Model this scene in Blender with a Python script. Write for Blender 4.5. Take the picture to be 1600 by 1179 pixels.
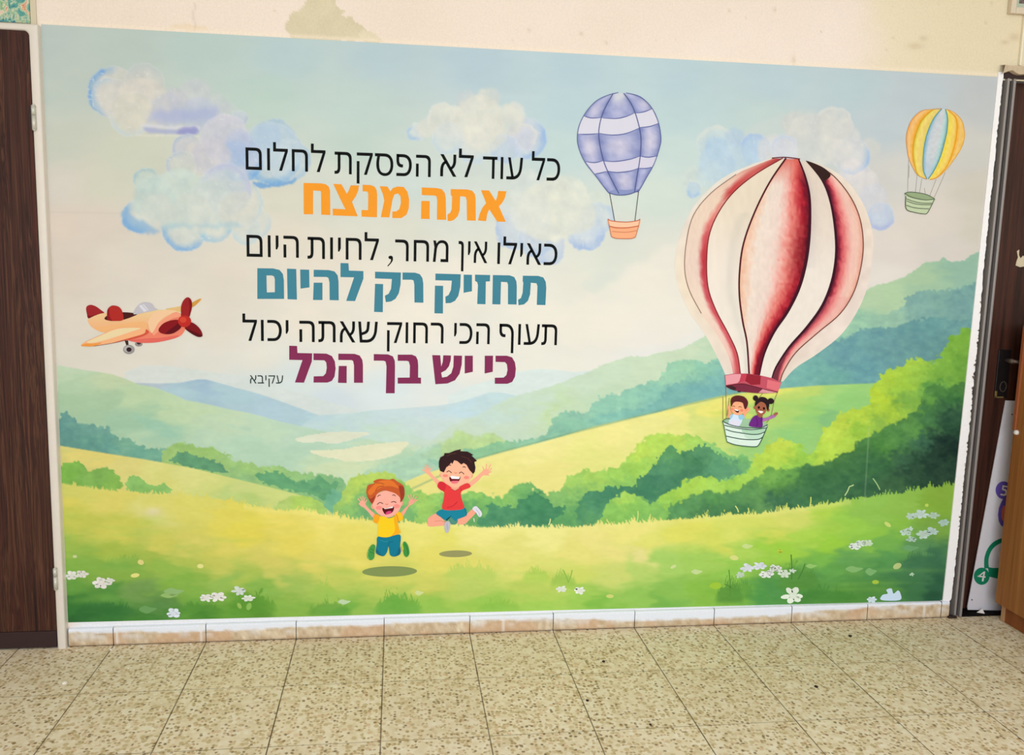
# A classroom wall covered by a printed mural, with doors on both sides, terrazzo floor.
import bpy, bmesh, math, random
import numpy as np
from mathutils import Vector, Matrix
from mathutils.geometry import tessellate_polygon

for _o in list(bpy.data.objects):
    bpy.data.objects.remove(_o)
scene = bpy.context.scene
COL = scene.collection
random.seed(4)

# ------------------------------------------------------------------ camera
CM = Matrix(((0.993288797, -0.008398696, -0.115355223),
             (-0.113462527, 0.122759682, -0.985929163),
             (0.022441489, 0.992400888, 0.120982880)))
CC = Vector((0.93216939, -2.57491691, 1.31050588))
FPX, PPX, PPY = 1205.158747, 758.160453, 553.560145
cam_d = bpy.data.cameras.new('camera')
cam_d.sensor_width = 36.0
cam_d.sensor_fit = 'HORIZONTAL'
cam_d.lens = FPX * 36.0 / 1600.0
cam_d.shift_x = (800.0 - PPX) / 1600.0
cam_d.shift_y = -(589.5 - PPY) / 1600.0
cam_d.clip_start = 0.05
cam = bpy.data.objects.new('camera', cam_d)
cam.matrix_world = Matrix.Translation(CC) @ CM.to_4x4()
COL.objects.link(cam)
scene.camera = cam

# ------------------------------------------------------------------ light and exposure
scene.view_settings.view_transform = 'Standard'
scene.view_settings.look = 'None'
scene.view_settings.exposure = 0.0
scene.view_settings.gamma = 1.0
scene.view_settings.use_curve_mapping = False
world = bpy.data.worlds.new('daylight')
scene.world = world
world.use_nodes = True
_bg = world.node_tree.nodes['Background']
_bg.inputs[0].default_value = (0.83, 0.90, 1.0, 1)
_bg.inputs[1].default_value = 0.46


def area(name, loc, target, sx, sy, power, col):
    l = bpy.data.lights.new(name, 'AREA')
    l.shape = 'RECTANGLE'
    l.size, l.size_y, l.energy, l.color = sx, sy, power, col
    o = bpy.data.objects.new(name, l)
    o.location = loc
    d = Vector(target) - Vector(loc)
    o.rotation_euler = d.to_track_quat('-Z', 'Y').to_euler()
    COL.objects.link(o)
    return o


area('daylight_window', (1.5, -5.6, 1.25), (1.5, 0, 0.9), 5.8, 2.1, 172, (0.78, 0.865, 1.0))
area('overhead_fill', (1.5, -3.0, 3.05), (1.5, -3.1, 0), 5.4, 2.2, 60, (0.86, 0.92, 1.0))  # fill light added under the ceiling to brighten the floor


# ------------------------------------------------------------------ helpers
def srgb(c):
    a = np.asarray(c, dtype=np.float64) / 255.0
    return np.where(a <= 0.04045, a / 12.92, ((a + 0.055) / 1.055) ** 2.4)


KE = 1.04                                  # paint whiter than this clips


def ink(c):
    return np.clip(srgb(c) / KE, 0.0, 0.93)


def wall_pt(x, y, Y):
    d = CM @ Vector(((x - PPX) / FPX, -(y - PPY) / FPX, -1.0))
    t = (Y - CC.y) / d.y
    return CC + d * t


def floor_pt(x, y, Z=0.0):
    d = CM @ Vector(((x - PPX) / FPX, -(y - PPY) / FPX, -1.0))
    t = (Z - CC.z) / d.z
    return CC + d * t


def to_px(P):
    q = (P - np.array(CC)) @ np.array(CM)
    return PPX + FPX * q[..., 0] / -q[..., 2], PPY - FPX * q[..., 1] / -q[..., 2]


def empty(name, loc, label=None, cat=None, group=None, kind=None):
    o = bpy.data.objects.new(name, None)
    o.empty_display_size = 0.05
    o.location = loc
    COL.objects.link(o)
    tag(o, label, cat, group, kind)
    return o


def tag(o, label=None, cat=None, group=None, kind=None):
    if label: o['label'] = label
    if cat: o['category'] = cat
    if group: o['group'] = group
    if kind: o['kind'] = kind
    return o


def link(name, me, mat=None, parent=None):
    if mat is not None:
        me.materials.append(mat)
    o = bpy.data.objects.new(name, me)
    COL.objects.link(o)
    if parent is not None:
        o.parent = parent
        w = parent.location.copy()
        p = parent.parent
        while p is not None:
            w += p.location
            p = p.parent
        o.location = -w
    return o


def bm_obj(name, bm, mat, parent=None, smooth=False):
    me = bpy.data.meshes.new(name)
    bm.normal_update()
    bm.to_mesh(me)
    bm.free()
    if smooth:
        for p in me.polygons:
            p.use_smooth = True
    return link(name, me, mat, parent)


def add_box(bm, x0, x1, y0, y1, z0, z1, bev=0.0, seg=2):
    r = bmesh.ops.create_cube(bm, size=1.0)
    vs = r['verts']
    for v in vs:
        v.co = Vector((x0 + (v.co.x + .5) * (x1 - x0), y0 + (v.co.y + .5) * (y1 - y0), z0 + (v.co.z + .5) * (z1 - z0)))
    if bev > 0:
        es = list({e for v in vs for e in v.link_edges})
        bmesh.ops.bevel(bm, geom=es, offset=bev, segments=seg, profile=0.6, affect='EDGES')


def add_cyl(bm, p, q, r, n=16, r2=None):
    p, q = Vector(p), Vector(q)
    d = q - p
    m = Matrix.Translation((p + q) / 2) @ d.to_track_quat('Z', 'Y').to_matrix().to_4x4()
    bmesh.ops.create_cone(bm, cap_ends=True, segments=n, radius1=r, radius2=r if r2 is None else r2, depth=d.length, matrix=m)


def mat_new(name):
    m = bpy.data.materials.new(name)
    m.use_nodes = True
    nt = m.node_tree
    return m, nt, nt.nodes['Principled BSDF']


def mat_plain(name, c, rough=0.5, metal=0.0, spec=0.35, bump=0.0, bscale=60.0):
    m, nt, b = mat_new(name)
    b.inputs['Base Color'].default_value = (*ink(c), 1)
    b.inputs['Roughness'].default_value = rough
    b.inputs['Metallic'].default_value = metal
    b.inputs['Specular IOR Level'].default_value = spec
    n = nt.nodes.new('ShaderNodeTexNoise')
    n.inputs['Scale'].default_value = bscale
    n.inputs['Detail'].default_value = 4
    tc = nt.nodes.new('ShaderNodeTexCoord')
    nt.links.new(tc.outputs['Object'], n.inputs['Vector'])
    mx = nt.nodes.new('ShaderNodeMix')
    mx.data_type = 'RGBA'
    mx.blend_type = 'MULTIPLY'
    mx.inputs[0].default_value = 0.18
    mx.inputs[6].default_value = (*ink(c), 1)
    nt.links.new(n.outputs['Color'], mx.inputs[7])
    mx2 = nt.nodes.new('ShaderNodeMix')
    mx2.data_type = 'RGBA'
    mx2.inputs[0].default_value = 0.5
    mx2.inputs[6].default_value = (*ink(c), 1)
    nt.links.new(mx.outputs[2], mx2.inputs[7])
    nt.links.new(mx2.outputs[2], b.inputs['Base Color'])
    if bump > 0:
        bp = nt.nodes.new('ShaderNodeBump')
        bp.inputs['Strength'].default_value = bump
        bp.inputs['Distance'].default_value = 0.004
        nt.links.new(n.outputs['Fac'], bp.inputs['Height'])
        nt.links.new(bp.outputs['Normal'], b.inputs['Normal'])
    return m


def mat_attr(name, rough=0.55, spec=0.25, grain=0.0, gscale=220.0, bump=0.0):
    m, nt, b = mat_new(name)
    a = nt.nodes.new('ShaderNodeAttribute')
    a.attribute_name = 'ink'
    b.inputs['Roughness'].default_value = rough
    b.inputs['Specular IOR Level'].default_value = spec
    src = a.outputs['Color']
    if grain > 0 or bump > 0:
        n = nt.nodes.new('ShaderNodeTexNoise')
        n.inputs['Scale'].default_value = gscale
        n.inputs['Detail'].default_value = 3
        tc = nt.nodes.new('ShaderNodeTexCoord')
        nt.links.new(tc.outputs['Object'], n.inputs['Vector'])
        if grain > 0:
            mr = nt.nodes.new('ShaderNodeMapRange')
            mr.inputs[1].default_value, mr.inputs[2].default_value = 0.3, 0.7
            mr.inputs[3].default_value, mr.inputs[4].default_value = 1 - grain, 1 + grain
            nt.links.new(n.outputs['Fac'], mr.inputs[0])
            vm = nt.nodes.new('ShaderNodeVectorMath')
            vm.operation = 'SCALE'
            nt.links.new(src, vm.inputs[0])
            nt.links.new(mr.outputs[0], vm.inputs['Scale'])
            src = vm.outputs[0]
        if bump > 0:
            bp = nt.nodes.new('ShaderNodeBump')
            bp.inputs['Strength'].default_value = bump
            bp.inputs['Distance'].default_value = 0.003
            nt.links.new(n.outputs['Fac'], bp.inputs['Height'])
            nt.links.new(bp.outputs['Normal'], b.inputs['Normal'])
    nt.links.new(src, b.inputs['Base Color'])
    return m


def set_ink(me, lin):
    at = me.color_attributes.new('ink', 'FLOAT_COLOR', 'POINT')
    buf = np.ones((len(me.vertices), 4), dtype=np.float32)
    buf[:, :3] = lin
    at.data.foreach_set('color', buf.ravel())


def mesh_np(name, V, F):
    """V (n,3) float, F (m,k) int -> mesh, fast."""
    me = bpy.data.meshes.new(name)
    m, k = F.shape
    me.vertices.add(len(V))
    me.vertices.foreach_set('co', np.ascontiguousarray(V, dtype=np.float32).ravel())
    me.loops.add(m * k)
    me.loops.foreach_set('vertex_index', np.ascontiguousarray(F, dtype=np.int32).ravel())
    me.polygons.add(m)
    me.polygons.foreach_set('loop_start', np.arange(0, m * k, k, dtype=np.int32))
    me.update(calc_edges=True)
    return me


# ---- noise
_rng = np.random.RandomState(11)
_TAB = _rng.rand(256, 256).astype(np.float32)


def vnoise(x, y):
    xi, yi = np.floor(x).astype(int), np.floor(y).astype(int)
    fx, fy = x - xi, y - yi
    fx, fy = fx * fx * (3 - 2 * fx), fy * fy * (3 - 2 * fy)
    t = lambda a, b: _TAB[a & 255, b & 255]
    return (t(xi, yi) * (1 - fx) + t(xi + 1, yi) * fx) * (1 - fy) + (t(xi, yi + 1) * (1 - fx) + t(xi + 1, yi + 1) * fx) * fy


def fbm(x, y, o=3):
    s, a, n = 0, 0.5, 0
    for i in range(o):
        s = s + a * vnoise(x + 17.3 * i, y + 9.1 * i)
        n += a
        a *= 0.55
        x, y = x * 2.03, y * 2.03
    return s / n


def sstep(a, b, x):
    t = np.clip((x - a) / (b - a), 0, 1)
    return t * t * (3 - 2 * t)


def inside(poly, X, Y):
    r = np.zeros(X.shape, bool)
    n = len(poly)
    for i in range(n):
        x0, y0 = poly[i]
        x1, y1 = poly[(i + 1) % n]
        if y0 == y1: continue
        c = ((y0 > Y) != (y1 > Y)) & (X < (x1 - x0) * (Y - y0) / (y1 - y0) + x0)
        r ^= c
    return r


def spline(pts, closed=True, k=5):
    n = len(pts)
    P = [Vector((p[0], p[1])) for p in pts]
    out = []
    for i in range(n if closed else n - 1):
        if closed:
            a, b, c, d = P[i - 1], P[i], P[(i + 1) % n], P[(i + 2) % n]
        else:
            a, b, c, d = P[max(i - 1, 0)], P[i], P[i + 1], P[min(i + 2, n - 1)]
        for j in range(k):
            t = j / k
            q = 0.5 * ((2 * b) + (c - a) * t + (2 * a - 5 * b + 4 * c - d) * t * t + (3 * b - a - 3 * c + d) * t ** 3)
            out.append((q.x, q.y))
    if not closed:
        out.append(tuple(P[-1]))
    return out
# ------------------------------------------------------------------ room: materials
def node(nt, t, **kw):
    n = nt.nodes.new(t)
    for k, v in kw.items():
        setattr(n, k, v)
    return n


def ramp(nt, fac, stops):
    r = nt.nodes.new('ShaderNodeValToRGB')
    el = r.color_ramp.elements
    while len(el) < len(stops):
        el.new(0.5)
    for e, (p, c) in zip(el, stops):
        e.position = p
        e.color = (*ink(c), 1)
    nt.links.new(fac, r.inputs[0])
    return r.outputs[0]


def math_n(nt, op, a, b=None, c=None):
    m = nt.nodes.new('ShaderNodeMath')
    m.operation = op
    for i, v in enumerate((a, b, c)):
        if v is None: continue
        if isinstance(v, (int, float)):
            m.inputs[i].default_value = v
        else:
            nt.links.new(v, m.inputs[i])
    return m.outputs[0]


def mix_c(nt, fac, a, b, mode='MIX'):
    m = nt.nodes.new('ShaderNodeMix')
    m.data_type = 'RGBA'
    m.blend_type = mode
    for i, v in ((0, fac), (6, a), (7, b)):
        if isinstance(v, (int, float)):
            m.inputs[i].default_value = v
        elif isinstance(v, tuple):
            m.inputs[i].default_value = (*ink(v), 1)
        else:
            nt.links.new(v, m.inputs[i])
    return m.outputs[2]


def mat_terrazzo(name):
    m, nt, b = mat_new(name)
    tc = nt.nodes.new('ShaderNodeTexCoord')
    P = tc.outputs['Object']
    sx = nt.nodes.new('ShaderNodeSeparateXYZ')
    nt.links.new(P, sx.inputs[0])
    # slight wobble of the joints
    u = math_n(nt, 'DIVIDE', sx.outputs[0], 0.3)
    v = math_n(nt, 'DIVIDE', math_n(nt, 'ADD', sx.outputs[1], 0.2934), 0.3)
    fu = math_n(nt, 'ABSOLUTE', math_n(nt, 'SUBTRACT', math_n(nt, 'FRACT', math_n(nt, 'ADD', u, 0.5)), 0.5))
    fv = math_n(nt, 'ABSOLUTE', math_n(nt, 'SUBTRACT', math_n(nt, 'FRACT', math_n(nt, 'ADD', v, 0.5)), 0.5))
    wn = node(nt, 'ShaderNodeTexWhiteNoise', noise_dimensions='2D')
    cb = nt.nodes.new('ShaderNodeCombineXYZ')
    nt.links.new(math_n(nt, 'FLOOR', u), cb.inputs[0])
    nt.links.new(math_n(nt, 'FLOOR', v), cb.inputs[1])
    nt.links.new(cb.outputs[0], wn.inputs['Vector'])
    # marble chips in two sizes
    def chips(scale, seed, thr, edge):
        mp = nt.nodes.new('ShaderNodeMapping')
        mp.inputs['Location'].default_value = (seed, seed * 1.7, 0)
        mp.inputs['Scale'].default_value = (1.0, 1.0, 0.0)
        nt.links.new(P, mp.inputs[0])
        nz = nt.nodes.new('ShaderNodeTexNoise')
        nz.inputs['Scale'].default_value = scale * 1.3
        nt.links.new(mp.outputs[0], nz.inputs['Vector'])
        vm = node(nt, 'ShaderNodeVectorMath', operation='MULTIPLY_ADD')
        nt.links.new(nz.outputs['Color'], vm.inputs[0])
        vm.inputs[1].default_value = (0.34 / scale,) * 3
        nt.links.new(mp.outputs[0], vm.inputs[2])
        vo = node(nt, 'ShaderNodeTexVoronoi', voronoi_dimensions='2D')
        vo.inputs['Scale'].default_value = scale
        nt.links.new(vm.outputs[0], vo.inputs['Vector'])
        sp = nt.nodes.new('ShaderNodeSeparateColor')
        nt.links.new(vo.outputs['Color'], sp.inputs[0])
        near = node(nt, 'ShaderNodeMapRange', interpolation_type='SMOOTHSTEP')
        nt.links.new(vo.outputs['Distance'], near.inputs[0])
        near.inputs[1].default_value, near.inputs[2].default_value = edge + 0.1, edge - 0.1
        on = math_n(nt, 'GREATER_THAN', sp.outputs[0], thr)
        return math_n(nt, 'MULTIPLY', near.outputs[0], on), sp.outputs[1]
    n1_ = nt.nodes.new('ShaderNodeTexNoise')
    n1_.inputs['Scale'].default_value = 26
    n1_.inputs['Detail'].default_value = 6
    nt.links.new(P, n1_.inputs['Vector'])
    base = ramp(nt, n1_.outputs['Fac'], [(0.3, (224, 208, 174)), (0.5, (238, 225, 196)), (0.7, (246, 237, 216))])
    a, ca = chips(56, 1.0, 0.38, 0.40)
    c = mix_c(nt, math_n(nt, 'MULTIPLY', a, 0.85), base, ramp(nt, ca, [(0.0, (196, 176, 130)), (0.35, (212, 192, 150)), (0.6, (224, 194, 160)), (0.75, (240, 226, 198)), (1.0, (248, 242, 224))]))
    a, ca = chips(92, 5.0, 0.5, 0.38)
    c = mix_c(nt, math_n(nt, 'MULTIPLY', a, 0.8), c, ramp(nt, ca, [(0.0, (164, 140, 96)), (0.35, (190, 164, 118)), (0.6, (208, 178, 138)), (0.8, (240, 230, 206)), (1.0, (246, 238, 218))]))
    a, ca = chips(70, 9.0, 0.86, 0.30)
    c = mix_c(nt, math_n(nt, 'MULTIPLY', a, 0.85), c, ramp(nt, ca, [(0.0, (112, 90, 58)), (0.6, (134, 108, 72)), (1.0, (158, 124, 90))]))
    # each tile has its own tint
    tint = ramp(nt, wn.outputs['Value'], [(0.0, (236, 230, 222)), (0.5, (246, 243, 238)), (1.0, (250, 246, 240))])
    c = mix_c(nt, 0.55, c, mix_c(nt, 1.0, c, tint, 'MULTIPLY'))
    # worn, dusty patches
    n2 = nt.nodes.new('ShaderNodeTexNoise')
    n2.inputs['Scale'].default_value = 2.4
    n2.inputs['Detail'].default_value = 4
    nt.links.new(P, n2.inputs['Vector'])
    mr = node(nt, 'ShaderNodeMapRange')
    nt.links.new(n2.outputs['Fac'], mr.inputs[0])
    mr.inputs[1].default_value, mr.inputs[2].default_value, mr.inputs[3].default_value, mr.inputs[4].default_value = .45, .75, 0, .16
    c = mix_c(nt, mr.outputs[0], c, (222, 200, 178))
    # joints
    n3 = nt.nodes.new('ShaderNodeTexNoise')
    n3.inputs['Scale'].default_value = 9
    nt.links.new(P, n3.inputs['Vector'])
    def joint(f, w, k):
        j = node(nt, 'ShaderNodeMapRange', interpolation_type='SMOOTHSTEP')
        nt.links.new(f, j.inputs[0])
        j.inputs[1].default_value, j.inputs[2].default_value, j.inputs[3].default_value, j.inputs[4].default_value = w, w * .35, 0, k
        return math_n(nt, 'MULTIPLY', j.outputs[0], math_n(nt, 'ADD', math_n(nt, 'MULTIPLY', n3.outputs['Fac'], 1.0), 0.4))
    j1, j2 = joint(fu, 0.0085, 0.95), joint(fv, 0.0065, 0.6)
    jj = math_n(nt, 'MINIMUM', math_n(nt, 'MAXIMUM', j1, j2), 1.0)
    c = mix_c(nt, jj, c, (84, 66, 44))
    nt.links.new(c, b.inputs['Base Color'])
    b.inputs['Roughness'].default_value = 0.5
    b.inputs['Specular IOR Level'].default_value = 0.22
    bp = nt.nodes.new('ShaderNodeBump')
    bp.inputs['Strength'].default_value = 0.25
    bp.inputs['Distance'].default_value = 0.002
    nt.links.new(math_n(nt, 'SUBTRACT', 1.0, jj), bp.inputs['Height'])
    nt.links.new(bp.outputs['Normal'], b.inputs['Normal'])
    return m


def mat_wood(name, stops, sx, sz, dist=4.0, rough=0.42, spec=0.3, fine=0.25, scale=1.0, seed=0.0):
    """vertical grain: streaky noise stretched along z"""
    m, nt, b = mat_new(name)
    tc = nt.nodes.new('ShaderNodeTexCoord')
    mp = nt.nodes.new('ShaderNodeMapping')
    mp.inputs['Scale'].default_value = (sx, sx, sz)
    mp.inputs['Location'].default_value = (seed, seed * .7, seed * .3)
    nt.links.new(tc.outputs['Object'], mp.inputs[0])
    n = nt.nodes.new('ShaderNodeTexNoise')
    n.inputs['Scale'].default_value = scale
    n.inputs['Detail'].default_value = 5
    n.inputs['Roughness'].default_value = 0.6
    n.inputs['Distortion'].default_value = dist * .1
    nt.links.new(mp.outputs[0], n.inputs['Vector'])
    mp2 = nt.nodes.new('ShaderNodeMapping')
    mp2.inputs['Scale'].default_value = (sx * 6, sx * 6, sz * 1.5)
    nt.links.new(tc.outputs['Object'], mp2.inputs[0])
    n2 = nt.nodes.new('ShaderNodeTexNoise')
    n2.inputs['Scale'].default_value = scale
    n2.inputs['Detail'].default_value = 4
    nt.links.new(mp2.outputs[0], n2.inputs['Vector'])
    c = ramp(nt, n.outputs['Fac'], stops)
    d = ramp(nt, n2.outputs['Fac'], [(0.3, (120, 116, 112)), (0.65, (255, 255, 255))])
    c = mix_c(nt, fine, c, mix_c(nt, 1.0, c, d, 'MULTIPLY'))
    nt.links.new(c, b.inputs['Base Color'])
    b.inputs['Roughness'].default_value = rough
    b.inputs['Specular IOR Level'].default_value = spec
    return m


M_FLOOR = mat_terrazzo('terrazzo_tiles')
M_ROSE = mat_wood('rosewood_laminate', [(0.3, (36, 21, 17)), (0.4, (60, 34, 27)), (0.46, (82, 46, 35)), (0.5, (50, 28, 22)), (0.55, (98, 62, 44)), (0.6, (58, 33, 26)), (0.66, (84, 44, 32)), (0.75, (38, 21, 17))], 32, 1.1, 12, .5, .2, .55)
M_DARKW = mat_wood('dark_stained_wood', [(0.3, (40, 20, 14)), (0.48, (62, 33, 24)), (0.62, (78, 42, 28)), (0.8, (48, 26, 18))], 60, 2.2, 3, .45, .3, .5, 1.0, 3.0)
M_OAK = mat_wood('amber_wood_veneer', [(0.3, (146, 92, 44)), (0.5, (168, 108, 56)), (0.7, (184, 124, 68))], 34, 1.0, 3, .45, .3, .35, 1.0, 7.0)
M_CREAMP = mat_plain('cream_gloss_paint', (226, 216, 202), .4, 0, .35, .08, 40)
M_HINGE = mat_plain('painted_steel', (206, 204, 190), .35, .25, .5)
M_STEEL = mat_plain('grey_steel', (150, 143, 138), .45, .2, .5, .1, 30)
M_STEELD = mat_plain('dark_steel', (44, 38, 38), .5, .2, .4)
M_BLACKP = mat_plain('black_lacquer', (26, 20, 20), .35, .1, .5, .1, 40)
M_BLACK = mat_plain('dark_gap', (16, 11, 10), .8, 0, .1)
M_KICK = mat_plain('dark_brown_board', (52, 34, 32), .5, 0, .3, .05, 50)
M_CHROME = mat_plain('worn_dark_metal', (92, 78, 68), .4, .6, .5)
M_BOARD = mat_plain('white_board', (222, 217, 220), .45, 0, .3, .02, 50)
M_WHITEP = mat_plain('white_plastic', (236, 228, 220), .4, 0, .4)
M_PAPER = mat_plain('torn_paper', (214, 200, 168), .8, 0, .1, .3, 60)
M_WALL = mat_attr('cream_plaster', .75, .12, .035, 150, .25)
M_TILE = mat_attr('stone_skirting', .55, .2, .04, 210, .15)
M_CEIL = mat_plain('ceiling_white', (236, 230, 218), .85, 0, .1, .1, 30)
M_SIDE = mat_plain('side_wall_paint', (228, 216, 200), .8, 0, .1, .1, 30)
M_GREEN = mat_plain('green_print', (20, 128, 92), .5, 0, .25)
M_PURPLE = mat_plain('purple_print', (104, 84, 172), .5, 0, .25)
M_ORANGE = mat_plain('orange_print', (214, 112, 84), .5, 0, .25)


# ------------------------------------------------------------------ room: shell
def struct(o): o['kind'] = 'structure'; return o


XL, XR, YF, ZC = -1.7, 4.6, -6.0, 3.1
bm = bmesh.new()
add_box(bm, XL - .1, XR + .1, YF, 0.35, -0.12, 0.0)
struct(bm_obj('floor', bm, M_FLOOR))
bm = bmesh.new()
add_box(bm, XL - .1, XR + .1, YF, 0.35, ZC, ZC + .1)
struct(bm_obj('ceiling', bm, M_CEIL))
for nm, a, b_ in (('wall_left', XL - .1, XL), ('wall_right', XR, XR + .1)):
    bm = bmesh.new()
    add_box(bm, a, b_, YF, 0.35, 0, ZC)
    struct(bm_obj(nm, bm, M_SIDE))

# back wall: painted plaster on a fine grid so its stains keep their shapes
YW = 0.0125
DL0, DL1, DTOP = -1.09, -0.15, 1.98           # left door opening
DR0, DR1, DRT = 3.0405, 3.96, 2.02              # right door opening
vs, fs, cs = [], [], []


def wall_panel(x0, x1, z0, z1, step):
    nx, nz = max(2, int((x1 - x0) / step) + 1), max(2, int((z1 - z0) / step) + 1)
    gx, gz = np.meshgrid(np.linspace(x0, x1, nx), np.linspace(z1, z0, nz))
    b0 = sum(len(v) for v in vs)
    vs.append(np.stack([gx, gx * 0 + YW, gz], -1).reshape(-1, 3))
    ix = np.arange(nx * nz).reshape(nz, nx) + b0
    fs.append(np.stack([ix[:-1, :-1], ix[1:, :-1], ix[1:, 1:], ix[:-1, 1:]], -1).reshape(-1, 4))


wall_panel(XL, DL0, 0, DTOP, .1)
wall_panel(DL1, DR0, 0, DTOP, .05)
wall_panel(DR1, XR, 0, DTOP, .1)
wall_panel(XL, -0.6, DTOP, ZC, .1)
wall_panel(-0.6, 3.3, DTOP, 2.42, .006)
wall_panel(-0.6, 3.3, 2.42, ZC, .1)
wall_panel(3.3, XR, DTOP, ZC, .1)
WV = np.concatenate(vs)
wx_, wz_ = WV[:, 0], WV[:, 2]
px_, py_ = to_px(WV)
wc = np.zeros((len(WV), 3)) + np.array((238, 222, 206))
wc += ((fbm(wx_ * 3, wz_ * 3, 3) - .5) * 14)[:, None] * np.array([.5, .7, 1])
# a yellower old coat to the right and left
k = sstep(.45, .75, fbm(wx_ * 2.2 + 8, wz_ * 5, 3) * .6 + .5 * sstep(1200, 1500, px_))[:, None]
wc = wc * (1 - k * .8) + np.array((232, 218, 184)) * k * .8
k = sstep(1330, 1520, px_ + 60 * (fbm(wx_ * 6, wz_ * 6) - .5))[:, None]
wc = wc * (1 - k * .85) + np.array((228, 214, 180)) * k * .85
k = sstep(70, 20, px_)[:, None]
wc = wc * (1 - k) + np.array((216, 204, 176)) * k
# flaked patch with bare plaster
fl = spline([(458, 62), (452, 30), (470, 10), (482, -8), (512, -10), (528, 14), (545, 27), (560, 40), (580, 50), (592, 66), (520, 66)], True, 4)
jx, jy = px_ + 5 * (vnoise(wx_ * 60, wz_ * 60) - .5) * 2, py_ + 5 * (vnoise(wx_ * 60 + 9, wz_ * 60) - .5) * 2
k = inside(fl, jx, jy)[:, None] * .9
wc = wc * (1 - k) + (np.array((214, 202, 168)) + (12 * (fbm(wx_ * 24, wz_ * 24) - .5))[:, None]) * k
k = inside(spline([(560, 52), (575, 44), (592, 58), (584, 66), (562, 62)], True, 4), jx, jy)[:, None] * .6
wc = wc * (1 - k) + np.array((232, 218, 190)) * k
k = inside([(255, 46), (268, 38), (300, 37), (330, 46), (320, 52)], jx, jy)[:, None] * .5
wc = wc * (1 - k) + np.array((232, 208, 168)) * k
k = (np.exp(-((px_ - 303 - 2 * np.sin(py_ / 5)) / 1.6) ** 2) * ((py_ > 6) & (py_ < 48)))[:, None] * .35
wc = wc * (1 - k) + np.array((196, 180, 160)) * k
rs = np.random.RandomState(3)
for _ in range(60):
    cx, cy = rs.uniform(-0.1, 3.05), rs.uniform(2.0, 2.35)
    r_ = rs.uniform(.002, .006)
    k = (np.exp(-(((wx_ - cx) / r_) ** 2 + ((wz_ - cy) / (r_ * rs.uniform(.5, 1.4))) ** 2)) * rs.uniform(.15, .5))[:, None]
    wc = wc * (1 - k) + np.array((188, 166, 138)) * k
for cx, cy, w_, h_ in [(1430, 72, 12, 5), (1443, 60, 6, 4), (1240, 96, 3, 8), (1585, 58, 8, 6), (1570, 66, 6, 3)]:
    k = np.exp(-(((px_ - cx) / w_) ** 2 + ((py_ - cy) / h_) ** 2))[:, None] * .28
    wc = wc * (1 - k) + np.array((176, 150, 116)) * k
# a thin ridge of old paint above the print
k = (np.exp(-((wz_ - 1.998) / .006) ** 2) * (wx_ > -.15) * (wx_ < 3.03))[:, None] * .6
wc = wc * (1 - k) + np.array((244, 228, 204)) * k
# the white painted band under the print and beside the doors
k = ((wz_ < 1.985) & (wx_ > DL1) & (wx_ < 3.05))[:, None]
wc = np.where(k, np.array((236, 236, 238)), wc)
me = mesh_np('wall_back', WV, np.concatenate(fs))
set_ink(me, ink(np.clip(wc, 0, 255)))
wall_back = struct(link('wall_back', me, M_WALL))
# depth of the wall round the door openings
bm = bmesh.new()
add_box(bm, DL1, DR0, YW + .0002, .34, 0.001, DTOP)
add_box(bm, XL, DL0, YW + .0002, .34, 0.001, DTOP)
add_box(bm, DR1, XR, YW + .0002, .34, 0.001, DTOP)
add_box(bm, XL, XR, YW + .0002, .34, max(DTOP, DRT) + .0, ZC - .001)
bm_obj('wall_core', bm, M_SIDE, wall_back)

# skirting: stone tiles, their upper half brushed over with the white wall paint
vs, fs, b0 = [], [], 0
JX = [-.143] + [0.3 * i for i in range(10)] + [3.0, 3.032]
JX = [-.143, 0.0, .3, .6, .9, 1.2, 1.5, 1.8, 2.1, 2.4, 2.7, 3.0, 3.034]
for xa, xb in zip(JX, JX[1:]):
    g = .0012
    nx = max(4, int((xb - xa) / .005))
    prof = [(.003, .0022), (-.0005, .003), (-.0005, .012), (-.0006, .022), (-.0005, .03), (-.0005, .036), (0, .042), (0, .048), (0, .054), (0, .058), (.0012, .0615), (.004, .063), (YW, .064)]
    gx = np.linspace(xa + g, xb - g, nx)
    P = np.array([[(x, y, z * (1.0 + .02 * math.sin(xa * 9))) for x in gx] for (y, z) in prof[::-1]])
    nz = len(prof)
    vs.append(P.reshape(-1, 3))
    ix = np.arange(nx * nz).reshape(nz, nx) + b0
    fs.append(np.stack([ix[:-1, :-1], ix[1:, :-1], ix[1:, 1:], ix[:-1, 1:]], -1).reshape(-1, 4))
    b0 += nx * nz
SV = np.concatenate(vs)
sxx, szz = SV[:, 0], SV[:, 2]
sc_ = np.zeros((len(SV), 3)) + np.array((206, 184, 152))
sc_ += ((fbm(sxx * 75, szz * 75, 3) - .5) * 80)[:, None] * np.array([.8, 1, 1.1])
k = sstep(.55, .7, fbm(sxx * 14 + 3, szz * 10, 2))[:, None] * .5
sc_ = sc_ * (1 - k) + np.array((208, 166, 130)) * k
edge = .040 + .012 * (fbm(sxx * 5, sxx * 0, 3) - .5) * 2 + .006 * (vnoise(sxx * 60, szz * 90) - .5) - .014 * sstep(1.3, 2.1, sxx) * sstep(2.6, 2.2, sxx) + .010 * sstep(.3, -.1, sxx) + .006 * sstep(2.35, 2.7, sxx)
k = sstep(-.003, .006, szz - edge)[:, None]
k = np.maximum(k, (.45 * sstep(.42, .75, vnoise(sxx * 26, szz * 40)) * sstep(.012, .035, szz))[:, None])
sc_ = sc_ * (1 - k) + np.array((232, 235, 242)) * k
for dx in (.012, 0.285, 1.32, 2.93):
    k = (np.exp(-((sxx - dx) / .004) ** 2) * .8)[:, None]
    sc_ = sc_ * (1 - k) + np.array((236, 232, 228)) * k
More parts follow.
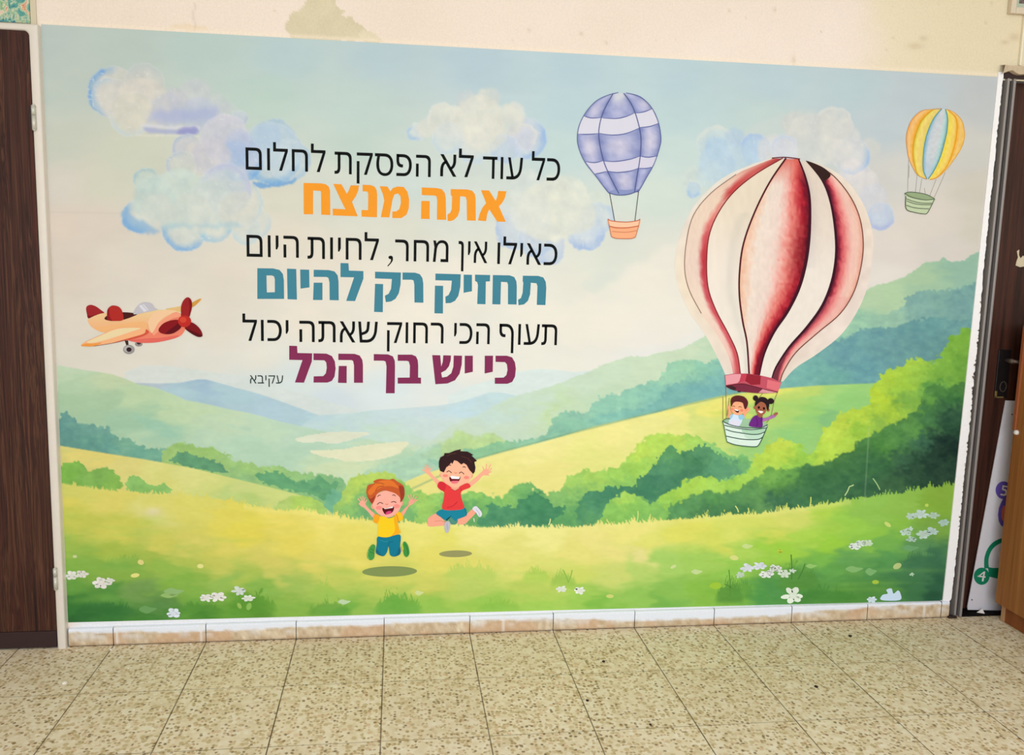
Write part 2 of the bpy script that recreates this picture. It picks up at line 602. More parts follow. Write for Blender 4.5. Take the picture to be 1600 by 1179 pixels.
me = mesh_np('baseboard_back', SV, np.concatenate(fs))
set_ink(me, ink(np.clip(sc_, 0, 255)))
sk = struct(link('baseboard_back', me, M_TILE))
bm = bmesh.new()
add_box(bm, -.143, 3.034, .0022, YW - .0002, .0005, .060)
bm_obj('mortar', bm, M_BLACK, sk)

# ------------------------------------------------------------------ left door: rosewood leaf in a cream steel frame
d1 = struct(empty('door_1', (-0.6, 0, 0)))
d1['label'] = 'dark rosewood door in a cream metal frame at the left edge'
YFR = -0.012
bm = bmesh.new()
XO, XI, ZI, ZO = -0.1475, -0.1745, 1.9665, 1.985
pro = [(XO, .30), (XO, YFR + .004), (XO - .004, YFR), (XI + .004, YFR), (XI, YFR + .004), (XI, .02), (XI - .004, .02), (XI - .004, .30)]
XO2, XI2 = -1.09, -1.063


def frame_path(off_o):
    return off_o


# sweep the frame profile as three mitred members with a rounded inner corner
rad, nseg = 0.016, 6
def ring(k):
    """point of the frame for profile parameter k=(distance inwards from the outer edge, y)"""
    d, y = k
    w = (XO - XI)
    t = d
    pts_ = [(XO - t, y, 0.0)]
    r = max(0.0005, rad * (d / w))
    cx, cz = XO - t - r, ZO - t * (ZO - ZI) / w - r
    for i in range(nseg + 1):
        a = math.pi / 2 * i / nseg
        pts_.append((cx + r * math.cos(a), y, cz + r * math.sin(a)))
    cx2 = XO2 + t + r
    for i in range(nseg + 1):
        a = math.pi / 2 + math.pi / 2 * i / nseg
        pts_.append((cx2 + r * math.cos(a), y, cz + r * math.sin(a)))
    pts_.append((XO2 + t, y, 0.0))
    return pts_


w = XO - XI
prof = [(0, .30), (0, YFR + .005), (.001, YFR + .002), (.004, YFR), (w - .006, YFR), (w - .002, YFR + .002), (w, YFR + .006), (w, .012), (w + .012, .012), (w + .012, .30)]
rings = [[bm.verts.new(p) for p in ring(k)] for k in prof]
for A, B in zip(rings, rings[1:]):
    for i in range(len(A) - 1):
        bm.faces.new((A[i], A[i + 1], B[i + 1], B[i]))
bmesh.ops.recalc_face_normals(bm, faces=bm.faces[:])
bm_obj('door_frame', bm, M_CREAMP, d1, True)
bm = bmesh.new()
add_box(bm, -1.062, -0.1765, -0.006, .034, .062, 1.9655, .001)
bm_obj('door_leaf', bm, M_ROSE, d1)
bm = bmesh.new()
add_box(bm, -1.062, -0.1765, -0.0085, .034, .006, .0615, .0012)
bm_obj('kick_plate', bm, M_KICK, d1)
for hz, hm_ in ((1.712, M_HINGE), (0.246, M_HINGE)):
    bm = bmesh.new()
    for a, b_ in ((-.037, .006), (.0072, .034)):
        add_cyl(bm, (-.168, YFR - .004, hz + a), (-.168, YFR - .004, hz + b_), .0062, 18)
    for a, s_ in ((-.037, -1), (.034, 1)):
        add_cyl(bm, (-.168, YFR - .004, hz + a), (-.168, YFR - .004, hz + a + s_ * .004), .0062, 18, .002)
    bm_obj('hinge', bm, hm_, d1, True)
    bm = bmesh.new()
    add_box(bm, -.1815, -.1735, -.0088, -.006, hz - .036, hz + .034)  # dark leaf, widened to stand in for the shadow beside the hinge
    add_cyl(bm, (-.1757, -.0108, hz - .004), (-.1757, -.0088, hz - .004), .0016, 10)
    bm_obj('hinge_leaf_shadow', bm, M_STEELD, d1)

# picture pasted above the left door
bm = bmesh.new()
add_box(bm, -.62, -.1755, .0072, YW - .0003, 1.992, 2.34, .0008)
m, nt, b = mat_new('splashy_paint')
tc = nt.nodes.new('ShaderNodeTexCoord')
mp = nt.nodes.new('ShaderNodeMapping')
mp.inputs['Scale'].default_value = (34, 34, 26)
nt.links.new(tc.outputs['Object'], mp.inputs[0])
nz = nt.nodes.new('ShaderNodeTexNoise')
nz.inputs['Scale'].default_value = 1.0
nz.inputs['Detail'].default_value = 6
nz.inputs['Distortion'].default_value = 1.6
nt.links.new(mp.outputs[0], nz.inputs['Vector'])
c = ramp(nt, nz.outputs['Fac'], [(.26, (36, 84, 120)), (.36, (60, 128, 140)), (.44, (92, 160, 140)), (.5, (196, 200, 170)), (.55, (110, 166, 110)), (.6, (224, 214, 190)), (.66, (210, 120, 84)), (.72, (220, 200, 150))])
nt.links.new(c, b.inputs['Base Color'])
b.inputs['Roughness'].default_value = .7
pic = tag(bm_obj('painted_picture', bm, m), 'blue and green painted picture on the wall above the cream door frame', 'picture')
bm = bmesh.new()
add_box(bm, -.1745, -.158, .0085, YW - .0003, 1.988, 2.36, .0008)
struct(bm_obj('trim_1', bm, mat_plain('old_cream_paint', (214, 202, 172), .7, 0, .15, .2, 50)))

# ------------------------------------------------------------------ right door: chipped jamb, steel frame, dark leaf
d2 = struct(empty('door_2', (3.5, 0, 0)))
d2['label'] = 'dark brown scuffed wooden door with a black handle plate at the right edge'
# broken white plaster edge between print and frame
bm = bmesh.new()
rs = random.Random(5)
N = 220
prev = None
for i in range(N + 1):
    z = .006 + (2.006 - .006) * i / N
    low = float(sstep(.5, .0, np.array(z)))
    xe = 3.0425 + .006 * float(sstep(1.35, 1.1, np.array(z))) + .003 * (float(fbm(np.array([z * 14.0]), np.array([2.0]), 3)[0]) - .5) * 2 + .003 * (rs.random() - .5) - .005 * float(sstep(.25, .05, np.array(z)))
    if z < .062: xe = 3.0335 + .002 * rs.random()
    xl_ = 3.0095 + .0145 * z / 2.0
    row = [bm.verts.new((xl_, .0085, z)), bm.verts.new((xe - .004, .0035 + .001 * rs.random(), z)), bm.verts.new((xe, .007 + .003 * rs.random(), z)), bm.verts.new((xe - .001, .06, z)), bm.verts.new((xl_, .06, z))]
    if prev:
        for j in range(5):
            bm.faces.new((prev[j], prev[(j + 1) % 5], row[(j + 1) % 5], row[j]))
    else:
        bm.faces.new(row)
    prev = row
bm.faces.new(prev[::-1])
bmesh.ops.recalc_face_normals(bm, faces=bm.faces[:])
# white paint, grey and worn along the broken edge
m, nt, b = mat_new('chipped_white_plaster')
tc = nt.nodes.new('ShaderNodeTexCoord')
sx_ = nt.nodes.new('ShaderNodeSeparateXYZ')
nt.links.new(tc.outputs['Object'], sx_.inputs[0])
nz = nt.nodes.new('ShaderNodeTexNoise')
nz.inputs['Scale'].default_value = 70
nz.inputs['Detail'].default_value = 6
nt.links.new(tc.outputs['Object'], nz.inputs['Vector'])
e_ = math_n(nt, 'ADD', math_n(nt, 'MULTIPLY', math_n(nt, 'SUBTRACT', sx_.outputs[0], 3.0405), 90.0), math_n(nt, 'MULTIPLY', math_n(nt, 'SUBTRACT', nz.outputs['Fac'], .5), 3.2))
c = ramp(nt, e_, [(0.0, (244, 241, 238)), (.34, (236, 230, 222)), (.46, (150, 138, 128)), (.58, (50, 40, 36)), (1.0, (30, 24, 22))])
nt.links.new(c, b.inputs['Base Color'])
b.inputs['Roughness'].default_value = .8
bp = nt.nodes.new('ShaderNodeBump')
bp.inputs['Strength'].default_value = .5
bp.inputs['Distance'].default_value = .003
nt.links.new(nz.outputs['Fac'], bp.inputs['Height'])
nt.links.new(bp.outputs['Normal'], b.inputs['Normal'])
bm_obj('jamb_plaster', bm, m, d2)
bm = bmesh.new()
add_box(bm, 3.0268, 3.118, .05, .12, 0.0005, 2.02)        # gap behind the jamb, its shade put into the near black colour
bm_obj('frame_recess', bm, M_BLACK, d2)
bm = bmesh.new()                                           # rolled steel frame with two bright lips
add_box(bm, 3.054, 3.063, -.002, .05, .0006, 1.985, .003)
add_box(bm, 3.063, 3.079, .016, .05, .0006, 1.985)
add_box(bm, 3.079, 3.089, .000, .05, .0006, 1.985, .003)
bm_obj('door_frame', bm, M_STEEL, d2)
bm = bmesh.new()
add_box(bm, 3.046, 3.95, .006, .049, 1.9855, 2.012)
bm_obj('door_head', bm, M_KICK, d2)
bm = bmesh.new()
add_box(bm, 3.0632, 3.0788, .0145, .016, .001, 1.984)
bm_obj('frame_groove', bm, M_STEELD, d2)
bm = bmesh.new()
add_box(bm, 3.0895, 3.93, .045, .085, .012, 1.983, .002)
bm_obj('door_leaf', bm, M_DARKW, d2)
bm = bmesh.new()
add_box(bm, 3.0892, 3.95, .002, .12, .0004, .006)
bm_obj('threshold', bm, M_BLACK, d2)
# rough mortar over the right door
bm = bmesh.new()
prev = None
rs = random.Random(8)
for i in range(60):
    x = 3.03 + .9 * i / 59
    h_ = 1.996 + .014 * rs.random()
    row = [bm.verts.new((x, YW - .0005, 2.03)), bm.verts.new((x, -.006 - .006 * rs.random(), 2.026)), bm.verts.new((x, -.004 - .01 * rs.random(), h_)), bm.verts.new((x, .03, h_ - .004))]
    if prev:
        for j in range(3):
            bm.faces.new((prev[j], prev[j + 1], row[j + 1], row[j]))
    prev = row
bmesh.ops.recalc_face_normals(bm, faces=bm.faces[:])
bm_obj('lintel_mortar', bm, mat_plain('rough_mortar', (206, 186, 156), .9, 0, .1, .6, 90), d2)
# lock plate with lever and key ring
bm = bmesh.new()
add_box(bm, 3.163, 3.214, .040, .0455, .842, 1.024, .002)
pl_ = bm_obj('handle_plate', bm, M_BLACKP, d2)
bm = bmesh.new()
add_cyl(bm, (3.192, .041, .985), (3.192, .0, .985), .009, 16)
add_cyl(bm, (3.188, .004, .986), (3.29, .002, .972), .007, 14, .0055)
bm_obj('lever', bm, M_CHROME, pl_, True)
bm = bmesh.new()
for i in range(20):
    a0, a1 = 2 * math.pi * i / 20, 2 * math.pi * (i + 1) / 20
    add_cyl(bm, (3.193 + .013 * math.cos(a0), .0385, .885 + .019 * math.sin(a0)), (3.193 + .013 * math.cos(a1), .0385, .885 + .019 * math.sin(a1)), .0018, 8)
bm_obj('keyhole_ring', bm, M_CHROME, pl_, True)
bm = bmesh.new()
add_box(bm, 3.1625, 3.172, .0392, .0402, .843, .868)
add_box(bm, 3.1628, 3.2, .0392, .0402, .842, .847)
bm_obj('worn_edge', bm, mat_plain('worn_brass', (150, 128, 74), .4, .5, .5), pl_)
# paper remnant on the leaf
bm = bmesh.new()
rp_ = [(3.196, 1.388), (3.205, 1.394), (3.206, 1.374), (3.214, 1.362), (3.222, 1.372), (3.231, 1.368), (3.236, 1.36), (3.236, 1.334), (3.216, 1.330), (3.197, 1.336), (3.199, 1.352), (3.203, 1.366)]
f_ = bm.faces.new([bm.verts.new((x, .0445, z)) for x, z in rp_][::-1])
r = bmesh.ops.extrude_face_region(bm, geom=[f_])
bmesh.ops.translate(bm, verts=[v for v in r['geom'] if isinstance(v, bmesh.types.BMVert)], vec=(0, -.0008, 0))
bmesh.ops.recalc_face_normals(bm, faces=bm.faces[:])
bm_obj('paper_remnant', bm, M_PAPER, d2)

# window high in the right corner
w1 = struct(empty('window_1', (3.3, 0, 2.2)))
bm = bmesh.new()
for bx in ((3.036, 3.055, 2.2, 2.7), (3.6, 3.62, 2.2, 2.7), (3.0551, 3.5999, 2.2, 2.2215), (3.0551, 3.5999, 2.68, 2.7)):
    add_box(bm, bx[0], bx[1], -.006, YW - .0003, bx[2], bx[3], .002)
bm_obj('window_frame', bm, mat_plain('flaking_cream_frame', (222, 206, 180), .7, 0, .15, .5, 70), w1)
bm = bmesh.new()
for bx in ((3.0551, 3.069, 2.2216, 2.6799), (3.586, 3.5999, 2.2216, 2.6799), (3.0691, 3.5859, 2.2216, 2.236), (3.0691, 3.5859, 2.666, 2.6799)):
    add_box(bm, bx[0], bx[1], .002, YW - .0003, bx[2], bx[3])
bm_obj('window_reveal', bm, mat_plain('green_grey_reveal', (186, 196, 172), .7, 0, .15, .2, 60), w1)
bm = bmesh.new()
add_box(bm, 3.069, 3.586, .008, YW - .0003, 2.236, 2.666)
m, nt, b = mat_new('dark_glass')
b.inputs['Base Color'].default_value = (*ink((92, 84, 84)), 1)
b.inputs['Roughness'].default_value = .12
nzz = nt.nodes.new('ShaderNodeTexNoise')
nzz.inputs['Scale'].default_value = 24
c = ramp(nt, nzz.outputs['Fac'], [(.35, (72, 66, 78)), (.55, (120, 104, 96)), (.7, (86, 92, 84))])
nt.links.new(c, b.inputs['Base Color'])
bm_obj('window_pane', bm, m, w1)
# thin cable trunking running down from the window
bm = bmesh.new()
add_box(bm, 3.0965, 3.1035, .003, YW - .0003, 2.031, 2.199, .0012)
bmesh.ops.translate(bm, verts=bm.verts[:], vec=(0, 0, 0))
tag(bm_obj('cable_trunking', bm, mat_plain('cream_trunking', (244, 234, 208), .5, 0, .3)), 'thin cream cable trunking on the wall between the high window and a door', 'cable trunking')

# ------------------------------------------------------------------ white numbered board leaning on the right door
BO = Vector((3.132, .036, .0125))
bd = empty('number_board', (3.25, .036, .0125), 'white board with coloured numbered circles leaning on a door behind the wooden cabinet', 'board')
def bpt(u, v, d=0.0):
    """u along the lower edge, v up the board, d out of its face (metres)"""
    t = v / .82
    xl = 3.134 + (3.2105 - 3.134) * t
    return Vector((xl + u, .0355 + .0065 * t - d, .0125 + v - .05 * u))
bm = bmesh.new()
lo = [bpt(.004, 0), bpt(0, .012), bpt(0, .82), bpt(.30, .82), bpt(.30, 0.0)]
f_ = bm.faces.new([bm.verts.new(p) for p in lo][::-1])
r = bmesh.ops.extrude_face_region(bm, geom=[f_])
bmesh.ops.translate(bm, verts=[v for v in r['geom'] if isinstance(v, bmesh.types.BMVert)], vec=(0, -.003, 0))
bmesh.ops.recalc_face_normals(bm, faces=bm.faces[:])
bm_obj('panel', bm, M_BOARD, bd)
def on_board(px, py, Y=.0325):
    return wall_pt(px, py, Y)
def board_shape(name, mat, poly, par, d=.0006, label=None):
    bm = bmesh.new()
    vv = []
    for x, y in poly:
        p = wall_pt(x, y, .034)
        v_ = max(0.0, p.z - .0125)
        p = wall_pt(x, y, .0355 + .0065 * v_ / .82 - .003 - d)
        vv.append(bm.verts.new(p))
    f = bm.faces.new(vv)
    bmesh.ops.triangulate(bm, faces=[f])
    for f in bm.faces:
        if f.normal.y > 0: f.normal_flip()
    o = bm_obj(name, bm, mat, par)
    if label: o['label'] = label
    return o
def zs(o, s, z): return [(o[0] + a / s, o[1] + b / s) for a, b in zip(z[::2], z[1::2])]
def circ(cx, cy, rx, ry, n=32): return [(cx + rx * math.cos(2 * math.pi * i / n), cy + ry * math.sin(2 * math.pi * i / n)) for i in range(n)]
# green loop and the 4
arc_o = spline(zs((1500, 780), 6.55, (248, 705, 250, 600, 280, 510, 330, 445, 400, 405, 470, 390)), False, 5)
arc_i = spline(zs((1500, 780), 6.55, (296, 705, 292, 620, 312, 545, 350, 490, 410, 450, 470, 435)), False, 5)
gl = board_shape('number_circle', M_GREEN, circ(1500 + 222 / 6.55, 780 + 785 / 6.55, 80 / 6.55, 88 / 6.55), bd, .0006, 'green circle numbered 4')
board_shape('loop', M_GREEN, arc_o + arc_i[::-1], bd, .0005, 'green curved line above the 4')
board_shape('loop', M_GREEN, zs((1500, 780), 6.55, (285, 690, 330, 700, 400, 700, 470, 700, 470, 830, 352, 802, 300, 790)), bd, .00045, 'green arm of the 4')
for pz in ((244, 736, 258, 738, 240, 838, 222, 836), (244, 736, 252, 746, 192, 790, 178, 790), (178, 790, 182, 778, 262, 786, 260, 800)):
    board_shape('numeral', M_WHITEP, zs((1500, 780), 6.55, pz), gl, .0010)
pc = board_shape('number_circle', M_PURPLE, circ(1500 + 402 / 5.9, 600 + 977 / 5.9, 74 / 5.9, 82 / 5.9), bd, .0006, 'purple circle numbered 5')
for pz in ((392, 930, 440, 938, 440, 952, 404, 946), (392, 930, 406, 932, 400, 975, 386, 972), (386, 966, 420, 964, 440, 990, 432, 1020, 410, 1030, 372, 1022, 374, 1008, 408, 1014, 420, 1000, 416, 984, 398, 978)):
    board_shape('numeral', M_WHITEP, zs((1500, 600), 5.9, pz), pc, .0010)
board_shape('loop', M_PURPLE, zs((1500, 600), 5.9, (400, 1050, 378, 1090, 358, 1140, 350, 1200, 356, 1260, 376, 1300, 420, 1330, 470, 1330, 470, 1050)), bd, .0005, 'purple curved line below the 5')
board_shape('loop', M_ORANGE, zs((1500, 600), 5.9, (398, 1120, 384, 1170, 384, 1230, 392, 1260, 470, 1260, 470, 1120)), bd, .0009, 'orange curved line')
for x, y, yy in ((1518.5, 936.5, .0325), (1581, 647, .0385)):
    bm = bmesh.new()
    p = wall_pt(x, y, yy)
    add_cyl(bm, p, p + Vector((0, -.0015, 0)), .0024, 10)
    bm_obj('screw', bm, M_STEELD, bd)

# ------------------------------------------------------------------ wooden cabinet at the right edge
XC = 3.2005
cb_ = empty('wooden_cabinet', (3.45, -.3, 0), 'amber wood veneer cabinet with a low plinth beside the dark brown door', 'cabinet')
bm = bmesh.new()
add_box(bm, XC, XC + .5, -.62, -.022, .067, 1.12, .0015)
bm_obj('body', bm, M_OAK, cb_)
bm = bmesh.new()
add_box(bm, XC + .0215, XC + .48, -.60, -.05, .0005, .067, .001)
bm_obj('plinth', bm, mat_wood('red_brown_plinth', [(0.3, (128, 70, 32)), (0.5, (150, 86, 42)), (0.7, (164, 98, 50))], 34, 3, 3, .45, .3, .3, 1.0, 2.0), cb_)
bm = bmesh.new()
add_box(bm, XC + .018, XC + .03, -.052, -.036, .0005, .0665)
bm_obj('plinth_edge', bm, mat_plain('pale_wood_edge', (196, 150, 108), .6, 0, .2), cb_)
bm = bmesh.new()
add_box(bm, XC - .006, XC + .002, -.034, -.0215, .735, 1.12, .0012)
bm_obj('edge_strip', bm, mat_plain('reddish_edge', (162, 92, 56), .5, 0, .3), cb_)
kp = (XC - .001, -.036, .735)
bm = bmesh.new()
bmesh.ops.create_uvsphere(bm, u_segments=18, v_segments=12, radius=.0095, matrix=Matrix.Translation((XC - .003, -.040, .728)))
bm_obj('bumper', bm, M_WHITEP, cb_, True)['label'] = 'white plastic bumper'

# ------------------------------------------------------------------ crumbs of plaster on the floor
def fleck(x, y, r, mat, lab, nm='plaster_fleck', grp='plaster crumbs on the floor', seed=0, cat='plaster crumb'):
    rs_ = random.Random(seed)
    p = floor_pt(x, y)
    bm = bmesh.new()
    bmesh.ops.create_icosphere(bm, subdivisions=1, radius=1.0)
    for v in bm.verts:
        v.co *= rs_.uniform(.7, 1.25)
        v.co = Vector((v.co.x * r * rs_.uniform(.9, 1.1), v.co.y * r, max(v.co.z, -.35) * r * .55 + r * .19))
    me_ = bmesh_to(nm, bm)
    me_.materials.append(mat)
    o = bpy.data.objects.new(nm, me_)
    o.location = (p.x, p.y, .0004)
    COL.objects.link(o)
    tag(o, lab, cat, grp)
def bmesh_to(nm, bm):
    me_ = bpy.data.meshes.new(nm)
    bm.to_mesh(me_)
    bm.free()
    return me_
M_CRUMB = mat_plain('plaster_crumb', (236, 228, 214), .8, 0, .1)
M_DIRT = mat_plain('dark_dirt', (58, 44, 40), .8, 0, .1)
CL = [(101, 1067.5, .0085, 'largest white plaster crumb, on the left floor tile'), (120, 1016.5, .005, 'white crumb at the foot of the left door frame'), (174, 1015, .006, 'white crumb at the first skirting joint'), (221, 1010, .005, 'white crumb under the skirting right of the first joint'),
      (269, 1008, .0038, 'small white crumb under the left skirting'), (298, 1006, .004, 'small white crumb just before the second skirting joint'), (184, 1055.5, .004, 'small crumb right of the largest one'), (200, 1044, .004, 'long pale crumb on the second left tile'), (333, 1050, .0036, 'tiny crumb right of the second tile joint'),
      (523, 1019, .006, 'white crumb lying alone on the fourth tile'), (642, 992, .004, 'white crumb touching the middle skirting'), (688, 995.5, .005, 'white crumb near the middle skirting'), (780, 1010, .004, 'white crumb before the white tile joint'), (209, 1109, .0036, 'pale crumb in the lower left of the floor'), (862, 986, .0045, 'white crumb at the joint in the middle skirting'), (1437, 1011, .004, 'white crumb on the right of the floor')]
for i, (x, y, r_, lab) in enumerate(CL):
    fleck(x, y, r_, M_CRUMB, lab, seed=i)
for i, (x, y, r_, lab) in enumerate([(1328.5, 994, .007, 'dark dirt speck near the wall on the right'), (1275.5, 1073, .007, 'dark dirt speck on the floor right of centre'), (943, 1033.5, .006, 'round dark speck on the floor below the middle'), (918, 1094.5, .0055, 'dark speck at a tile joint in the middle'), (1016, 1132, .005, 'dark speck near the lower edge of the floor')]):
    fleck(x, y, r_, M_DIRT, lab, 'dirt_speck', 'dark specks on the floor', 40 + i, 'dirt speck')
# torn white scrap under the board
bm = bmesh.new()
q = [floor_pt(1536, 966), floor_pt(1546.5, 969.5), floor_pt(1546, 961)]
q = [Vector((3.166, .020, .0065)), Vector((3.190, .008, .0065)), Vector((3.192, .024, .019))]
f_ = bm.faces.new([bm.verts.new(p) for p in q])
r = bmesh.ops.extrude_face_region(bm, geom=[f_])
bmesh.ops.translate(bm, verts=[v for v in r['geom'] if isinstance(v, bmesh.types.BMVert)], vec=(0, .0006, .0004))
bmesh.ops.recalc_face_normals(bm, faces=bm.faces[:])
tag(bm_obj('paper_scrap', bm, M_WHITEP), 'torn white triangular scrap on the sill under the numbered board', 'paper scrap')
# crumbled rubble at the foot of the right jamb
bm = bmesh.new()
rs = random.Random(12)
for _ in range(26):
    r_ = rs.uniform(.003, .008)
    bmesh.ops.create_icosphere(bm, subdivisions=1, radius=r_, matrix=Matrix.Translation((rs.uniform(3.031, 3.056), rs.uniform(-.008, .01), r_ * .7)) @ Matrix.Diagonal((1, 1, rs.uniform(.5, 1), 1)))
rb = bm_obj('rubble', bm, M_DIRT)
tag(rb, 'dark crumbled rubble at the foot of the chipped jamb', 'rubble', None, 'stuff')
# ------------------------------------------------------------------ the printed mural: the painted sheet
YM = 0.012                                   # front face of the print
NX, NZ = 960, 580
MC = [wall_pt(65, 38, YM), wall_pt(1559, 120, YM), wall_pt(1472, 938, YM), wall_pt(106, 972, YM)]   # TL TR BR BL
MC[0].x = MC[3].x = -0.1465
_u = np.linspace(0, 1, NX)[None, :, None]
_v = np.linspace(0, 1, NZ)[:, None, None]
_c = [np.array(c) for c in MC]
GP = (_c[0] * (1 - _u) + _c[1] * _u) * (1 - _v) + (_c[3] * (1 - _u) + _c[2] * _u) * _v
X, Y = to_px(GP)
WX = X + 46 * (fbm(X / 55, Y / 16) - .5) * 2 + 9 * (vnoise(X / 9, Y / 4) - .5)
WY = Y + 15 * (fbm(X / 48 + 40, Y / 15 + 7) - .5) * 2 + 5 * (vnoise(X / 8 + 9, Y / 4) - .5)
LX = X + 13 * (fbm(X / 15 + 5, Y / 13, 4) - .5) * 2 + 7 * (vnoise(X / 4.6, Y / 4.2) - .5) * 2
LY = Y + 11 * (fbm(X / 14 + 61, Y / 12 + 9, 4) - .5) * 2 + 7 * (vnoise(X / 4.4 + 30, Y / 4.0) - .5) * 2
LEAF = False
IMG = np.zeros(X.shape + (3,))
SEG = np.zeros(X.shape, int)


def field(pts, warp=1.0, p=1.7):
    P = np.array([(a, b) for a, b, _ in pts], float)
    Cc = np.array([c for _, _, c in pts], float)
    wx, wy = X + (WX - X) * warp, Y + (WY - Y) * warp
    if LEAF:
        wx, wy = LX, LY
    num = np.zeros(X.shape + (3,))
    den = np.zeros(X.shape)
    for (a, b), c in zip(P, Cc):
        w = 1.0 / (((wx - a) * 0.8) ** 2 + (wy - b) ** 2 + 60.0) ** p
        num += w[..., None] * c
        den += w
    return num / den[..., None]


def lay(alpha, col, seg=None):
    a = alpha[..., None]
    IMG[:] = IMG * (1 - a) + np.asarray(col) * a
    if seg is not None:
        SEG[alpha > 0.5] = seg


def ridge(pts, jag=0.0, js=12.0, spike=0.0):
    p = np.array(sorted(pts), float)
    xs = X
    if jag > 0:
        xs = X + jag * 1.2 * (fbm(X / js + 3, Y / js, 3) - .5) * 2
    if jag > 0:
        xs = xs + min(jag, 4) * (vnoise(X / 4.5 + 9, Y / 4.2) - .5) * 2
    h = np.interp(xs, p[:, 0], p[:, 1])
    if jag > 0:
        h = h + jag * (fbm(X / js + 50, Y / js + 31, 4) - .5) * 2 + min(jag, 4) * .8 * (vnoise(X / 4.0, Y / 4.2 + 20) - .5) * 2
    if spike > 0:
        for k_, (sp_, sl_) in enumerate(((6.1, .35), (4.7, -.45), (8.3, .1))):
            t = np.abs(((X + sl_ * (Y - 800)) / sp_ + 2.0 * vnoise(X / 11, X * 0 + 3 + k_)) % 1.0 - .5) * 2
            h = np.minimum(h, h - spike * np.clip(1 - t * 1.3, 0, 1) * vnoise(X / sp_, X * 0 + 8 + k_) ** 1.5 * (.35 + .9 * vnoise(X / 23, X * 0 + 5)))
    return h


def below(pts, col, seg, jag=0.0, js=12.0, feather=2.0, alpha=1.0, spike=0.0):
    h = ridge(pts, jag, js, spike)
    x0, x1 = min(p[0] for p in pts), max(p[0] for p in pts)
    m = sstep(-feather / 2, feather / 2, Y - h) * alpha * ((X >= x0) & (X <= x1))
    lay(m, col, seg)


def blob(poly, col, seg=None, jag=3.0, js=10.0, alpha=1.0, smooth=True, soft=0):
    q = spline(poly, True, 4) if smooth else poly
    x0, x1 = min(p[0] for p in q) - 8, max(p[0] for p in q) + 8
    y0, y1 = min(p[1] for p in q) - 8, max(p[1] for p in q) + 8
    bb = (X > x0 - 20) & (X < x1 + 20) & (Y > y0 - 20) & (Y < y1 + 20)
    j2 = min(jag, 4) * .9 if jag >= 2 else 0
    xs = X[bb] + jag * (fbm(X[bb] / js, Y[bb] / js + 5, 4) - .5) * 2.4 + j2 * (vnoise(X[bb] / 4.2, Y[bb] / 4.2 + 7) - .5) * 2
    ys = Y[bb] + jag * (fbm(X[bb] / js + 77, Y[bb] / js, 4) - .5) * 2.4 + j2 * (vnoise(X[bb] / 4.2 + 31, Y[bb] / 4.2) - .5) * 2
    m = np.zeros(X.shape)
    m[bb] = inside(q, xs, ys)
    for _ in range(soft):
        m = (m + np.roll(m, 1, 0) + np.roll(m, -1, 0) + np.roll(m, 1, 1) + np.roll(m, -1, 1)) / 5
    c = col if not callable(col) else col()
    lay(m * alpha, c, seg)


# sky; the dimmer room light at the top left is put into its colours
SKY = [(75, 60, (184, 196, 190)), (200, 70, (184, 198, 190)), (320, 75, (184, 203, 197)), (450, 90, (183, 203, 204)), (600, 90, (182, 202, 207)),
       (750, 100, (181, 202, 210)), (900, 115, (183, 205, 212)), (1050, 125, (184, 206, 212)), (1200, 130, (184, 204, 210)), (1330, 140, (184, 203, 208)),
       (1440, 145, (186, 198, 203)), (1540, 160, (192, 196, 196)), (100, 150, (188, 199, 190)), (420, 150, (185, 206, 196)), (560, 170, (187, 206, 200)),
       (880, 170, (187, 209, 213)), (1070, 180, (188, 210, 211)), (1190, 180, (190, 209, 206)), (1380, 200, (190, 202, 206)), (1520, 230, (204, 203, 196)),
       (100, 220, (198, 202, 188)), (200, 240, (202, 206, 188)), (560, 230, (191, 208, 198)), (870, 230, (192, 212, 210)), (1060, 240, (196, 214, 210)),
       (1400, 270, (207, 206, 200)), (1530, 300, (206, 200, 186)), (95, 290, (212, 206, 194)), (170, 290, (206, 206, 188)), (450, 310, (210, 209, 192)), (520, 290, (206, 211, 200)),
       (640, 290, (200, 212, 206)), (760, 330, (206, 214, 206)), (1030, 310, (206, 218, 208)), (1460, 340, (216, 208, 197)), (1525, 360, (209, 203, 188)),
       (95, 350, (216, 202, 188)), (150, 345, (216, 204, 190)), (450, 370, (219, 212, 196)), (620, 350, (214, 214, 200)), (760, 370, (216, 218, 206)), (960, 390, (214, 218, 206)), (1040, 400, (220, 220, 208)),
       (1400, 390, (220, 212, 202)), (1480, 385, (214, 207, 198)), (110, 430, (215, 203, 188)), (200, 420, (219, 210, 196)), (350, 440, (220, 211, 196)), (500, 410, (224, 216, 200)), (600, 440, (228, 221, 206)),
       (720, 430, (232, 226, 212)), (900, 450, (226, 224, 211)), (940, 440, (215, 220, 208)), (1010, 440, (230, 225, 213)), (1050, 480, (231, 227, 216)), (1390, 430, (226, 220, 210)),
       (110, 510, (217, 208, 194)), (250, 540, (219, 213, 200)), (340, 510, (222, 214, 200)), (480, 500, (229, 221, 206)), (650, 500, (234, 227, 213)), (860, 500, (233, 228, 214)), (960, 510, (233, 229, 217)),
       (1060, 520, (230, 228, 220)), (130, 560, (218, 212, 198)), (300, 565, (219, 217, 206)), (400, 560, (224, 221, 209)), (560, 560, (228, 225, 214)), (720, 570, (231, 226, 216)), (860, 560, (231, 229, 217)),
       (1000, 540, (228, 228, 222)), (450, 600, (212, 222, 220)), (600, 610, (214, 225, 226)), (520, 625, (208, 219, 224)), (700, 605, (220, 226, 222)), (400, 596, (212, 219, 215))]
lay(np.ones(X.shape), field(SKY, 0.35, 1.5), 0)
IMG += (4.5 * (fbm(X / 90, Y / 45, 3) - .5) * 2)[..., None] * np.array([1, 0.8, 0.6])
